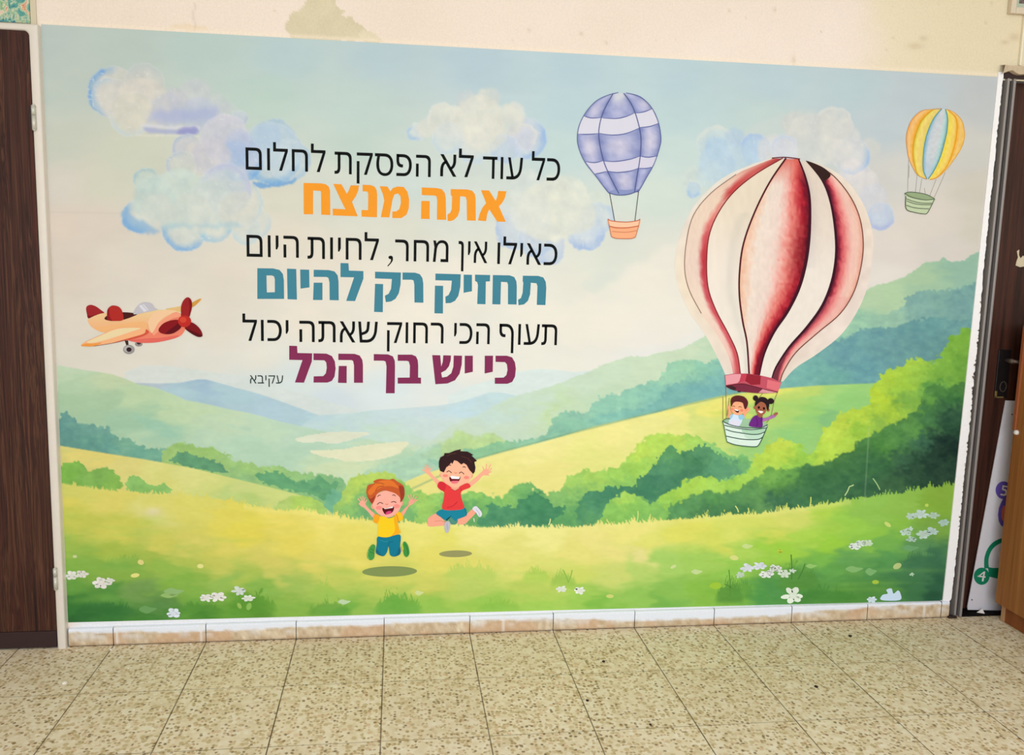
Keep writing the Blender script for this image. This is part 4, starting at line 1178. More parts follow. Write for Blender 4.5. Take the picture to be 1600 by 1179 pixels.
# the meadow in front
MD = [(90, 754), (97, 756), (150, 764), (200, 770), (250, 773), (300, 777), (340, 780), (380, 790), (430, 797), (474, 798), (511, 806), (549, 812), (577, 814), (642, 817.5), (680, 820), (745, 824), (803, 824), (860, 825), (917, 823), (957, 820), (1014, 816), (1072, 811), (1110, 808), (1148, 804), (1180, 803), (1237, 796.5), (1294, 788), (1352, 778), (1409, 771), (1480, 759), (1540, 750)]
MEADOW = field([(110, 780, (216, 206, 96)), (120, 765, (208, 206, 108)), (170, 785, (218, 208, 108)), (250, 790, (216, 210, 112)), (240, 800, (216, 212, 130)), (300, 800, (216, 210, 108)), (350, 810, (222, 210, 96)), (370, 830, (224, 212, 88)), (120, 815, (196, 198, 88)), (110, 850, (160, 188, 82)), (180, 830, (206, 202, 92)), (180, 860, (168, 188, 78)), (250, 850, (206, 202, 96)), (230, 870, (164, 186, 80)), (300, 850, (212, 204, 104)), (300, 875, (176, 192, 86)), (105, 880, (134, 178, 76)), (150, 890, (130, 172, 72)), (200, 895, (136, 174, 74)), (260, 890, (150, 184, 80)), (110, 915, (106, 160, 68)), (110, 950, (62, 122, 56)), (115, 965, (48, 104, 52)), (170, 930, (88, 144, 66)), (170, 960, (60, 120, 56)), (220, 920, (118, 156, 84)), (240, 945, (94, 140, 74)), (230, 965, (72, 130, 56)), (270, 905, (132, 176, 72)), (310, 920, (134, 178, 76)), (310, 945, (106, 162, 66)), (320, 960, (80, 138, 54)), (360, 905, (150, 186, 88)), (340, 880, (196, 198, 94)), (360, 855, (216, 206, 100)), (400, 840, (224, 210, 88)), (430, 810, (228, 214, 104)), (500, 820, (234, 220, 116)), (470, 850, (226, 212, 98)), (550, 840, (230, 218, 108)), (420, 870, (212, 204, 104)), (500, 880, (222, 210, 106)), (560, 870, (226, 214, 104)), (440, 895, (198, 200, 100)), (390, 905, (170, 192, 86)), (410, 920, (136, 180, 80)), (380, 945, (104, 160, 60)), (400, 960, (96, 148, 56)), (460, 915, (160, 190, 92)), (450, 945, (136, 180, 76)), (520, 905, (194, 204, 98)), (520, 930, (160, 194, 88)), (530, 955, (116, 176, 72)), (600, 905, (214, 210, 104)), (600, 930, (186, 204, 96)), (610, 950, (126, 182, 80)), (670, 915, (206, 208, 102)), (680, 945, (150, 196, 84)), (640, 830, (232, 224, 122)), (700, 840, (228, 222, 112)), (680, 870, (226, 218, 108)), (760, 830, (238, 230, 142)), (850, 832, (238, 232, 146)), (800, 860, (228, 222, 128)), (740, 885, (222, 216, 110)), (740, 915, (186, 206, 104)), (760, 945, (156, 200, 84)), (820, 890, (220, 220, 118)), (830, 920, (190, 208, 100)), (830, 945, (164, 206, 90)), (900, 860, (230, 222, 128)), (930, 840, (236, 226, 138)), (890, 900, (206, 216, 106)), (900, 935, (160, 204, 90)), (940, 945, (134, 190, 78)), (990, 835, (236, 228, 132)), (960, 865, (232, 222, 134)), (960, 900, (206, 216, 118)), (1010, 870, (228, 220, 142)), (1030, 850, (226, 224, 118)), (1000, 890, (186, 212, 110)), (1050, 880, (168, 208, 104)), (1000, 930, (150, 198, 92)), (1060, 920, (142, 192, 88)), (1040, 945, (122, 180, 80)), (1080, 830, (224, 222, 104)), (1110, 850, (214, 220, 100)), (1100, 880, (164, 206, 96)), (1150, 830, (216, 222, 108)), (1180, 815, (212, 220, 104)), (1160, 860, (176, 212, 94)), (1150, 890, (148, 200, 84)), (1200, 860, (160, 208, 76)), (1110, 930, (136, 188, 72)), (1150, 925, (126, 180, 70)), (1190, 930, (84, 152, 76)), (1220, 920, (84, 150, 78)), (1220, 815, (216, 220, 112)), (1255, 808, (210, 218, 110)), (1220, 835, (210, 218, 98)), (1290, 800, (180, 214, 84)), (1260, 840, (176, 214, 84)), (1230, 860, (160, 208, 72)), (1290, 850, (158, 208, 70)), (1320, 820, (158, 208, 82)), (1360, 800, (150, 198, 88)), (1350, 840, (146, 200, 76)), (1410, 790, (148, 194, 84)), (1400, 820, (144, 196, 76)), (1470, 775, (138, 178, 66)), (1460, 800, (136, 180, 64)), (1470, 820, (128, 172, 74)), (1390, 848, (120, 180, 82)), (1280, 875, (126, 188, 80)), (1330, 870, (104, 164, 88)), (1380, 870, (92, 156, 86)), (1440, 860, (96, 150, 90)), (1270, 900, (92, 152, 78)), (1320, 905, (88, 148, 74)), (1370, 895, (84, 146, 80)), (1430, 890, (72, 126, 82)), (1465, 870, (66, 118, 82)), (1260, 930, (78, 140, 62)), (1320, 930, (86, 146, 60)), (1370, 925, (84, 142, 66)), (1420, 920, (66, 120, 74)), (1462, 910, (52, 100, 70)), (1465, 935, (44, 90, 62)), (1290, 888, (100, 164, 80))], .75, 2.0)
below(MD, MEADOW, 13, 1.0, 9, 1.6, 1.0, 9.0)
hm = np.interp(X, [p[0] for p in MD], [p[1] for p in MD])
lay(np.exp(-((Y - hm - 1) / 5.0) ** 2) * .35 * (Y > hm - 6) * ((X > 380) & (X < 1330)) * (SEG == 13), (238, 232, 146))
# tufts in the meadow
for (cx, cy, w, hgt, c, a) in [(195, 885, 40, 24, (118, 172, 76), .5), (165, 958, 60, 24, (52, 110, 54), .6), (395, 955, 45, 40, (92, 148, 52), .7), (515, 958, 40, 28, (92, 152, 60), .6), (622, 955, 44, 38, (104, 168, 66), .75), (735, 900, 50, 26, (176, 206, 98), .6), (838, 905, 26, 22, (166, 204, 84), .6), (780, 952, 40, 20, (136, 190, 76), .5), (1140, 938, 26, 40, (84, 140, 60), .7), (1160, 930, 20, 34, (90, 150, 64), .6), (1248, 915, 40, 44, (88, 144, 60), .6), (1290, 935, 60, 22, (72, 134, 58), .6), (505, 930, 26, 30, (160, 196, 88), .6), (880, 912, 24, 26, (140, 190, 78), .6), (300, 955, 60, 18, (76, 134, 52), .5), (1440, 890, 40, 40, (60, 112, 78), .5)]:
    t = np.abs(((X + 0.3 * (Y - cy)) / 4.6 + 3 * vnoise(X / 9, X * 0 + cx)) % 1.0 - .5) * 2
    top = cy - hgt * (1 - ((X - cx) / w) ** 2) * (0.55 + 0.75 * vnoise(X / 4.4, X * 0 + cy) * (1 - t))
    m = sstep(-1.5, 3, Y - top) * sstep(cy + 10, cy - 2, Y) * (np.abs(X - cx) < w) * a * sstep(w, w * .6, np.abs(X - cx))
    lay(m, c)
lay(0.9 * np.exp(-(((X - 240) / 13) ** 2 + ((Y - 799) / 7) ** 2)), (222, 214, 170))
for k in range(60):                            # dabs
    cx, cy = random.uniform(100, 1470), random.uniform(800, 945)
    lay(0.18 * np.exp(-(((X - cx) / random.uniform(14, 40)) ** 2 + ((Y - cy) / random.uniform(2, 5)) ** 2)) * (SEG == 13), (236, 228, 140) if random.random() < .5 and cy < 900 and 300 < cx < 1250 else (150, 196, 84))
IMG += ((fbm(X / 30, Y / 9, 3) - .5) * np.where(SEG >= 10, 8, 2.5))[..., None]
IMG += ((fbm(X / 11 + 4, Y / 8, 4) - .5) * 30 * (SEG == 12))[..., None] * np.array([.9, 1.0, .5])
IMG += ((vnoise(X / 7, Y / 3.5) - .5) * 4)[..., None] * (SEG >= 10)[..., None]
# seams between the printed strips
for (xa, ya, xb, yb) in [(1358, 668, 1351, 782)]:
    xs = np.interp(Y, [ya, yb], [xa, xb])
    lay(np.exp(-((X - xs) / 1.0) ** 2) * ((Y > ya) & (Y < yb)) * .3, (190, 204, 170))
lay(np.exp(-((Y - (331 + (X - 80) * .02)) / 1.2) ** 2) * ((X > 72) & (X < 195)) * .22, (190, 178, 166))

M_PRINT = mat_attr('printed_vinyl', 0.75, 0.1)
mural = empty('wall_mural', (1.44, YM, 0.07), 'large printed mural of balloons over green hills between the two dark doors', 'mural')
_LIN = ink(np.clip(IMG, 0, 255))
_VP = GP.reshape(-1, 3)
_VC = _LIN.reshape(-1, 3)
_idx = np.arange(NX * NZ).reshape(NZ, NX)
_F = np.stack([_idx[:-1, :-1], _idx[1:, :-1], _idx[1:, 1:], _idx[:-1, 1:]], -1).reshape(-1, 4)
_S = SEG[:-1, :-1].ravel()
CLAB = {2: 'printed white and blue cloud at the top left', 3: 'printed lavender cloud behind the first words', 4: 'printed pale teal cloud above the aeroplane', 5: 'printed cream cloud above the text',
        6: 'printed cream cloud right of the orange words', 7: 'printed pale blue cloud left of the red balloon', 8: 'printed grey white cloud right of the red balloon'}
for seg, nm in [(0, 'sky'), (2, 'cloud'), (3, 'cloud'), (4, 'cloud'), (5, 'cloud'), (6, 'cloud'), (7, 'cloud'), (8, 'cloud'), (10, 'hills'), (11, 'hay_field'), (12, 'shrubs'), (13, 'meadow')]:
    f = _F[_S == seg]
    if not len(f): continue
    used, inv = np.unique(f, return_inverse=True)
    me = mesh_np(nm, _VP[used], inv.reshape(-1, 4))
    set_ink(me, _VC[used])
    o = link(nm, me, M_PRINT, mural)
    if seg in CLAB: o['label'] = CLAB[seg]
# ------------------------------------------------------------------ printed figures and lettering on the mural
LAYER = 0.00009


class Fig:
    """Flat ink shapes of one printed part; points are given in a drawing frame (origin px, scale)."""
    def __init__(s, name, parent, o, sc, lev=1, label=None):
        s.name, s.parent, s.o, s.sc, s.lev, s.label = name, parent, o, sc, lev, label
        s.V, s.F, s.C = [], [], []

    def w(s, p):
        q = wall_pt(s.o[0] + p[0] / s.sc, s.o[1] + p[1] / s.sc, YM - LAYER * s.lev)
        return (q.x, q.y, q.z)

    def raw(s, loops, c):
        s.lev += 1
        W = [[Vector((p[0], p[1], 0)) for p in l] for l in loops]
        b = len(s.V)
        for l in loops:
            for p in l:
                s.V.append(s.w(p))
                s.C.append(ink(c(p[0], p[1]) if callable(c) else c))
        flat = [p for l in loops for p in l]
        for t in tessellate_polygon(W):
            a, bb, cc = (flat[i] for i in t)
            ar = (bb[0] - a[0]) * (cc[1] - a[1]) - (bb[1] - a[1]) * (cc[0] - a[0])
            s.F.append(tuple(b + i for i in (t if ar < 0 else t[::-1])))
        return s

    def poly(s, c, *z, sm=True):
        p = list(zip(z[::2], z[1::2]))
        return s.raw([spline(p, True, 4) if sm else p], c)

    def sharp(s, c, *z):
        return s.poly(c, *z, sm=False)

    def ell(s, c, cx, cy, rx, ry, rot=0.0, n=28):
        ca, sa = math.cos(math.radians(rot)), math.sin(math.radians(rot))
        return s.raw([[(cx + rx * math.cos(t) * ca - ry * math.sin(t) * sa, cy + rx * math.cos(t) * sa + ry * math.sin(t) * ca) for t in [2 * math.pi * i / n for i in range(n)]]], c)

    def line(s, c, w, *z, taper=False, sm=True):
        p = list(zip(z[::2], z[1::2]))
        if sm and len(p) > 2: p = spline(p, False, 5)
        L, R = [], []
        n = len(p)
        for i in range(n):
            a, b = p[max(i - 1, 0)], p[min(i + 1, n - 1)]
            dx, dy = b[0] - a[0], b[1] - a[1]
            l = math.hypot(dx, dy) or 1
            k = w / 2 * ((0.35 + 0.65 * math.sin(math.pi * i / (n - 1))) if taper else 1)
            L.append((p[i][0] - dy / l * k, p[i][1] + dx / l * k))
            R.append((p[i][0] + dy / l * k, p[i][1] - dx / l * k))
        s.lev += 1
        b0 = len(s.V)
        for a, b in zip(L, R):
            for q in (a, b):
                s.V.append(s.w(q))
                s.C.append(ink(c))
        for i in range(n - 1):
            k = b0 + 2 * i
            s.F.append((k, k + 1, k + 3, k + 2))
        return s

    def strip(s, left, right, y0, y1, cf, ny=70, nu=16):
        """a balloon gore between two curves x(y); colour from cf(u, v)"""
        s.lev += 1
        lp, rp = sorted(((b, a) for a, b in left)), sorted(((b, a) for a, b in right))
        def cur(c, y): return float(np.interp(y, [q[0] for q in c], [q[1] for q in c]))
        lp = sorted((b, a) for a, b in spline(left, False, 6))
        rp = sorted((b, a) for a, b in spline(right, False, 6))
        b0 = len(s.V)
        for j in range(ny + 1):
            v = j / ny
            y = y0 + (y1 - y0) * v
            xl, xr = cur(lp, y), cur(rp, y)
            for i in range(nu + 1):
                u = i / nu
                s.V.append(s.w((xl + (xr - xl) * u, y)))
                s.C.append(ink(np.clip(cf(u, v, xl + (xr - xl) * u, y), 0, 255)))
        for j in range(ny):
            for i in range(nu):
                k = b0 + j * (nu + 1) + i
                s.F.append((k, k + nu + 1, k + nu + 2, k + 1))
        return s

    def done(s):
        me = bpy.data.meshes.new(s.name)
        me.from_pydata(s.V, [], s.F)
        me.update()
        set_ink(me, np.array(s.C))
        o = link(s.name, me, M_PRINT, s.parent)
        if s.label: o['label'] = s.label
        return o


def mixc(stops, t):
    for (a, ca), (b, cb) in zip(stops, stops[1:]):
        if t <= b:
            k = max(0.0, (t - a) / (b - a))
            return np.array(ca, float) * (1 - k) + np.array(cb, float) * k
    return np.array(stops[-1][1], float)


def n1(x, y, a): return a * (float(vnoise(np.array([x]), np.array([y]))[0]) - .5) * 2


# --- lettering
GLY = {"כ":[0.54,[[30,0,30,83,222,83,277,90,322,109,355,143,378,186,392,237,397,296,391,360,375,413,347,455,308,485,258,503,197,509,30,509,30,592,207,592,251,590,292,582,329,571,362,554,392,534,418,510,440,482,458,452,472,418,482,381,488,341,490,299,487,245,476,194,460,147,436,105,406,69,370,40,327,18,278,4,222,0]]],"ל":[0.51,[[105,592,475,592,475,524,288,0,193,0,381,509,15,509,15,760,105,760]]],"ע":[0.608,[[25,0,25,83,206,83,244,85,280,90,312,98,340,110,366,126,389,145,409,169,426,197,441,229,452,266,461,308,466,355,488,592,578,592,556,355,553,325,548,293,542,261,534,229,523,197,510,166,494,136,473,108,450,82,422,58,389,38,352,22,309,10,260,2,206,0],[191,67,69,592,159,592,279,67]]],"ו":[0.26,[[85,0,85,592,175,592,175,0]]],"ד":[0.523,[[317,0,317,544,407,544,407,0],[10,509,10,592,498,592,498,509]]],"א":[0.606,[[450,0,193,382,50,592,156,592,397,234,556,0],[56,0,56,158,58,206,65,248,76,286,90,319,109,348,132,373,157,394,187,410,219,423,246,356,225,347,207,334,191,319,177,301,166,280,157,256,151,228,147,198,146,164,146,0],[385,184,355,250,376,259,394,272,410,287,423,305,433,326,442,350,447,377,451,407,452,440,452,592,542,592,542,446,540,400,534,359,524,322,509,289,492,260,470,235,445,214,417,197]]],"ה":[0.652,[[482,0,482,385,479,427,468,459,451,482,428,497,399,506,365,509,85,509,85,592,371,592,433,587,484,572,523,547,550,511,567,463,572,403,572,0],[85,0,85,354,175,354,175,0]]],"פ":[0.603,[[50,0,50,83,285,83,340,90,385,109,418,143,441,186,455,237,460,296,454,360,438,413,410,455,371,485,321,503,260,509,87,509,87,592,270,592,314,590,355,582,392,571,425,554,455,534,481,510,503,482,521,452,535,418,545,381,551,341,553,299,550,245,539,194,523,147,499,105,469,69,433,40,390,18,341,4,285,0],[221,233,184,236,152,244,124,257,101,275,82,297,68,324,58,354,52,388,50,424,50,592,140,592,140,432,141,407,145,386,151,368,159,352,170,339,183,330,198,323,215,318,233,317,250,318,266,319,266,236,243,234]]],"ס":[0.681,[[356,-13,317,-11,280,-4,245,7,213,22,183,41,157,65,134,93,115,126,100,163,88,204,81,249,79,299,80,336,83,373,89,410,95,445,102,478,109,509,35,509,35,592,351,592,409,588,461,575,506,555,544,526,575,491,600,450,617,403,628,350,631,292,629,246,622,203,612,164,597,128,578,96,556,68,530,43,502,23,470,8,434,-4,397,-11],[351,65,382,67,410,72,435,81,457,93,476,109,493,127,507,148,518,173,527,200,533,229,537,260,538,294,535,345,527,388,513,424,494,452,471,474,443,490,410,500,375,507,335,509,199,509,183,432,177,395,173,354,172,308,177,236,190,175,214,128,247,93,293,72]]],"ק":[0.63,[[313,0,501,509,80,509,80,592,595,592,595,524,408,0],[80,-241,80,362,170,362,170,-241]]],"ת":[0.667,[[497,0,497,385,494,427,483,459,466,482,443,497,414,506,380,509,39,509,39,592,386,592,448,587,499,572,538,547,565,511,582,463,587,403,587,0],[35,0,35,83,81,83,98,86,111,93,122,106,130,124,134,147,136,175,136,548,226,548,226,180,222,125,210,80,191,45,163,20,124,5,76,0]]],"ח":[0.672,[[391,592,453,587,504,572,543,547,570,511,587,463,592,403,592,0,502,0,502,385,499,427,488,459,471,482,448,497,419,506,385,509,175,509,175,0,85,0,85,592]]],"ם":[0.652,[[70,0,70,592,371,592,433,587,484,572,523,547,550,511,567,463,572,403,572,0],[160,83,482,83,482,385,479,427,468,459,451,482,428,497,399,506,365,509,160,509]]],"י":[0.235,[[75,213,75,592,165,592,165,303,120,213]]],"ן":[0.294,[[124,-240,124,445,122,466,118,483,110,495,98,503,84,507,66,509,20,509,20,592,92,592,125,589,154,578,180,561,199,536,210,501,214,456,214,-240]]],"מ":[0.645,[[350,604,394,601,433,592,467,578,496,559,521,535,540,507,554,475,562,439,565,401,565,0,305,0,305,83,475,83,475,387,472,426,461,459,444,487,418,508,385,521,344,525,311,522,282,514,257,501,235,483,216,460,202,433,190,401,181,366,175,327,140,0,50,0,95,410,55,592,145,592,162,508,165,508,195,544,233,575,248,583,265,590,283,596,303,600,326,603]]],"ר":[0.542,[[372,0,372,385,369,427,358,459,341,482,318,497,289,506,255,509,15,509,15,592,261,592,323,587,374,572,413,547,440,511,457,463,462,403,462,0]]],",":[0.219,[[59,-118,124,-84,163,-32,176,26,167,77,143,111,105,123,75,116,54,95,46,66,52,37,69,18,95,10,97,-29,85,-69,59,-99]]],"ף":[0.583,[[423,-240,423,296,417,360,400,413,372,455,332,485,282,503,220,509,10,509,10,592,230,592,274,590,315,582,352,571,385,554,415,534,441,510,463,482,481,452,495,418,505,381,511,341,513,299,513,-240],[181,213,144,216,112,224,84,237,61,255,42,277,28,304,18,334,12,368,10,404,10,592,100,592,100,412,101,388,105,366,111,348,119,332,130,319,143,310,158,303,175,298,193,297,210,298,226,299,226,216,203,214]]],"ש":[0.703,[[92,0,40,592,130,592,175,83,301,83,334,85,365,90,396,99,424,111,450,127,475,147,496,171,515,199,532,232,545,268,555,309,561,355,583,592,673,592,651,355,648,329,643,300,636,270,627,238,616,206,602,175,585,144,564,115,541,88,513,63,480,42,443,24,401,11,354,3,301,0],[149,202,142,283,226,309,244,316,259,324,272,334,283,346,292,360,300,376,306,395,310,416,313,439,327,592,417,592,405,457,395,380,389,357,381,336,372,317,359,299,343,282,324,267,300,253,272,240,239,229]]],"ב":[0.542,[[349,0,349,385,346,427,335,459,318,482,295,497,266,506,232,509,30,509,30,592,238,592,300,587,351,572,390,547,417,511,434,463,439,403,439,0],[30,0,30,83,517,83,517,0]]],"4":[0.5,[[398,691,356,691,11,269,11,224,300,224,300,0,398,0,398,224,471,224,471,312,398,312],[298,506,300,506,300,312,142,312]]],"5":[0.5,[[404,682,101,682,101,327,230,331,311,285,340,207,321,145,270,101,199,84,149,90,99,106,50,134,50,33,106,9,159,-5,215,-9,330,20,409,96,438,209,408,322,323,400,190,423,190,594,404,594]]]}


def word(f, txt, px0, px1, ybase_px, hpx, col, track=0.0):
    """letters of one word, laid right to left between two pixel columns on one base line"""
    x = 0.0
    items = []
    for ch in reversed(txt):
        adv, loops = GLY[ch]
        items.append((x, loops))
        x += adv + track
    xs = [ox + l[i] / 1000 for ox, lp in items for l in lp for i in range(0, len(l), 2)]
    a, b = min(xs), max(xs)
    A, B = wall_pt(px0, ybase_px, YM), wall_pt(px1, ybase_px, YM)
    kx = (B.x - A.x) / (b - a)
    kz = (A.z - wall_pt(px0, ybase_px + hpx, YM).z) / 0.592
    f.lev += 1
    for ox, lp in items:
        for l in group_loops(lp):
            W = [[Vector((q[0], q[1], 0)) for q in c] for c in l]
            base = len(f.V)
            flat = [q for c in l for q in c]
            for q in flat:
                f.V.append((A.x + (ox + q[0] - a) * kx, YM - LAYER * f.lev, A.z + q[1] * kz))
                f.C.append(ink(col))
            for t in tessellate_polygon(W):
                p, q, r = (flat[i] for i in t)
                ar = (q[0] - p[0]) * (r[1] - p[1]) - (q[1] - p[1]) * (r[0] - p[0])
                f.F.append(tuple(base + i for i in (t if ar > 0 else t[::-1])))


def group_loops(lp):
    """outer loops each with the holes that lie inside them"""
    L = [[(l[i] / 1000, l[i + 1] / 1000) for i in range(0, len(l), 2)] for l in lp]
    def area_(c): return sum(c[i - 1][0] * c[i][1] - c[i][0] * c[i - 1][1] for i in range(len(c))) / 2
    def inn(p, c):
        r = False
        for i in range(len(c)):
            (x0, y0), (x1, y1) = c[i - 1], c[i]
            if (y0 > p[1]) != (y1 > p[1]) and p[0] < (x1 - x0) * (p[1] - y0) / (y1 - y0) + x0: r = not r
        return r
    L.sort(key=lambda c: -abs(area_(c)))
    sgn = area_(L[0])
    outs = []
    for c in L:
        if area_(c) * sgn < 0:
            for o in outs:
                if inn(c[0], o[0]):
                    o.append(c)
                    break
        else:
            outs.append([c])
    return outs


BLK = (14, 16, 16)
def group_part(name, parent, label=None):
    o = empty(name, (0, 0, 0), label)
    o.parent = parent
    w = parent.location.copy()
    p = parent.parent
    while p is not None:
        w += p.location
        p = p.parent
    o.location = -w
    return o


def light_line(label, words, col=BLK):
    g = group_part('text_line', mural, label)
    for w_ in words:
        f = Fig('word', g, (0, 0), 1, 2)
        word(f, *w_, col)
        f.done()


light_line('top line of thin black lettering', [('כל', 830, 874.7, 281.2, 35), ('עוד', 754, 816.5, 278.8, 34.5), ('לא', 687.4, 739.7, 275.3, 34.5), ('הפסקת', 522.7, 673, 271.4, 34.5), ('לחלום', 384, 508.7, 264.8, 34.5)])
light_line('third line of thin black lettering, below the orange words', [('כאילו', 776.8, 870.5, 412.3, 33.5), ('אין', 716, 761.3, 410, 33.5), ('מחר', 617.2, 700.5, 407.6, 33.5), ('לחיות', 480.5, 591.9, 404, 34), ('היום', 385.5, 467, 400.8, 34)])
f = Fig('comma', mural, (630, 360), 5.926, 2, 'thin black comma in the third line')
f.o = (370, 350)
f.ell(BLK, 1424, 308, 20, 16).poly(BLK, 1442, 300, 1446, 325, 1436, 352, 1402, 390, 1396, 384, 1420, 355, 1428, 330, 1424, 310).done()
light_line('fifth line of thin black lettering, below the teal words', [('תעוף', 779.8, 870, 538.2, 32.5), ('הכי', 709.3, 765, 537, 32.5), ('רחוק', 604.6, 692.8, 535.6, 32.5), ('שאתה', 467.9, 590.2, 534, 33), ('יכול', 379.3, 451, 532.2, 33)])
light_line('small dark signature word at the lower left of the text', [('עקיבא', 390.6, 442.6, 598.8, 12.8)], (44, 58, 58))


def bold(label, col, split, groups):
    """split: number of letter pieces in each word, in the order the pieces are listed"""
    g = group_part('text_line', mural, label)
    flat = [(o, p) for o, polys in groups for p in polys]
    k = 0
    for n in split:
        f = Fig('word', g, (0, 0), 5.926, 2)
        for o, p in flat[k:k + n]:
            f.o = o
            f.lev = 2
            f.raw([list(zip(l[::2], l[1::2])) for l in (p if isinstance(p[0], (list, tuple)) else [p])], col)
        f.done()
        k += n


bold('orange bold words in the second line', (240, 153, 44), (4, 4), [((370, 205), [
    (618, 478, 780, 482, 822, 490, 850, 510, 863, 545, 866, 775, 782, 772, 780, 565, 774, 552, 707, 548, 706, 768, 620, 768),
    (893, 487, 968, 490, 1020, 580, 1040, 540, 1055, 500, 1132, 502, 1124, 550, 1100, 605, 1066, 652, 1120, 787, 888, 778, 888, 716, 1006, 722, 960, 630),
    (1165, 495, 1240, 498, 1275, 512, 1295, 545, 1300, 590, 1298, 796, 1155, 790, 1155, 728, 1215, 730, 1217, 575, 1208, 558, 1165, 555),
    (1322, 508, 1395, 512, 1422, 556, 1445, 525, 1490, 511, 1545, 515, 1580, 560, 1596, 630, 1593, 710, 1572, 770, 1525, 803, 1440, 803, 1440, 742, 1475, 742, 1505, 720, 1520, 660, 1515, 600, 1490, 575, 1460, 585, 1442, 630, 1412, 797, 1333, 795, 1366, 640, 1352, 580)]),
    ((630, 205), [(172, 520, 310, 525, 358, 537, 385, 570, 394, 620, 398, 820, 312, 818, 315, 640, 308, 602, 290, 595, 172, 590), (168, 645, 245, 645, 245, 812, 165, 810),
    (440, 535, 590, 538, 638, 550, 663, 580, 671, 625, 672, 828, 590, 825, 588, 640, 580, 610, 560, 603, 527, 602, 523, 730, 505, 785, 472, 818, 445, 830, 412, 830, 410, 770, 435, 755, 449, 720, 453, 600, 440, 590),
    (720, 545, 795, 548, 857, 645, 872, 600, 880, 552, 956, 555, 940, 620, 915, 665, 886, 695, 950, 838, 870, 836, 797, 722, 778, 765, 767, 832, 692, 825, 708, 765, 735, 705, 768, 665)])])
bold('teal bold words in the fourth line', (66, 130, 148), (6, 3, 6), [((370, 350), [
    [(190, 408, 335, 410, 395, 424, 426, 460, 436, 520, 438, 692, 190, 692), (275, 475, 278, 632, 352, 630, 352, 510, 345, 484, 325, 475)],
    (465, 412, 550, 415, 557, 698, 470, 695), (587, 420, 670, 422, 673, 585, 590, 597),
    (712, 422, 850, 425, 905, 438, 934, 475, 942, 530, 944, 705, 860, 703, 858, 540, 848, 497, 830, 489, 712, 488), (712, 542, 793, 542, 793, 702, 706, 702),
    (960, 360, 1034, 362, 1038, 430, 1172, 435, 1172, 505, 1095, 712, 1013, 710, 1086, 492, 960, 490),
    (1280, 440, 1520, 448, 1516, 560, 1500, 640, 1470, 690, 1430, 715, 1380, 722, 1371, 662, 1405, 645, 1428, 600, 1436, 508, 1280, 502), (1280, 552, 1355, 555, 1352, 815, 1271, 812)]),
    ((630, 360), [(-6, 388, 110, 390, 155, 405, 178, 440, 186, 490, 187, 668, 104, 666, 103, 500, 96, 462, 78, 455, -6, 455),
    (298, 398, 533, 405, 529, 520, 510, 605, 480, 650, 440, 670, 393, 673, 390, 612, 420, 597, 442, 550, 450, 464, 298, 460), (294, 510, 370, 512, 368, 768, 289, 766),
    (560, 408, 637, 410, 637, 562, 559, 576), (665, 408, 805, 412, 803, 470, 765, 472, 762, 682, 685, 680, 692, 505, 685, 478, 665, 466),
    (830, 412, 985, 415, 1028, 430, 1048, 470, 1052, 520, 1050, 685, 970, 683, 970, 500, 962, 478, 906, 475, 900, 684, 825, 682),
    (1108, 418, 1250, 420, 1297, 434, 1320, 475, 1325, 530, 1317, 690, 1237, 688, 1243, 515, 1234, 488, 1182, 483, 1175, 590, 1155, 650, 1120, 683, 1068, 692, 1064, 640, 1090, 625, 1106, 575, 1112, 480, 1106, 470)])])
bold('plum bold words in the sixth line', (130, 47, 85), (4, 2, 2, 2), [((370, 480), [
    (485, 355, 558, 357, 562, 422, 698, 425, 695, 500, 622, 697, 538, 695, 608, 488, 485, 485),
    (710, 425, 830, 428, 880, 450, 908, 500, 915, 565, 905, 640, 880, 680, 840, 696, 710, 696, 712, 638, 800, 636, 824, 610, 833, 560, 828, 510, 810, 490, 710, 488),
    (940, 428, 1090, 430, 1138, 446, 1162, 485, 1168, 530, 1168, 698, 1085, 698, 1085, 535, 1076, 495, 1060, 488, 940, 487), (944, 542, 1018, 542, 1017, 700, 937, 698),
    (1268, 432, 1400, 435, 1445, 453, 1463, 495, 1465, 540, 1462, 795, 1380, 795, 1386, 545, 1378, 502, 1360, 494, 1268, 493)]),
    ((630, 490), [(-51, 378, 80, 378, 118, 394, 135, 430, 139, 480, 138, 590, 165, 592, 165, 646, -51, 646, -51, 591, 60, 590, 62, 480, 52, 442, 35, 436, -51, 435),
    (268, 382, 343, 384, 352, 488, 366, 445, 371, 384, 443, 386, 440, 430, 424, 485, 395, 522, 352, 545, 360, 590, 405, 582, 445, 550, 464, 490, 468, 386, 545, 388, 542, 470, 522, 555, 480, 615, 410, 645, 298, 652),
    (570, 388, 645, 388, 645, 537, 569, 553), (755, 388, 832, 388, 829, 537, 754, 553),
    (855, 388, 960, 388, 1008, 403, 1035, 450, 1043, 510, 1036, 580, 1010, 630, 965, 648, 848, 648, 848, 592, 930, 590, 955, 568, 966, 520, 960, 468, 943, 448, 855, 445)])])

# --- big red and cream balloon
OB, SB = (1040, 230), 2.9486
big = empty('printed_balloon', (0, 0, 0))
big.parent = mural
big.location = -mural.location
big['label'] = 'printed big red and cream balloon carrying two children'


def part(name, parent, o, sc, lev=2, label=None): return Fig(name, parent, o, sc, lev, label)


def zz(*z): return list(zip(z[::2], z[1::2]))


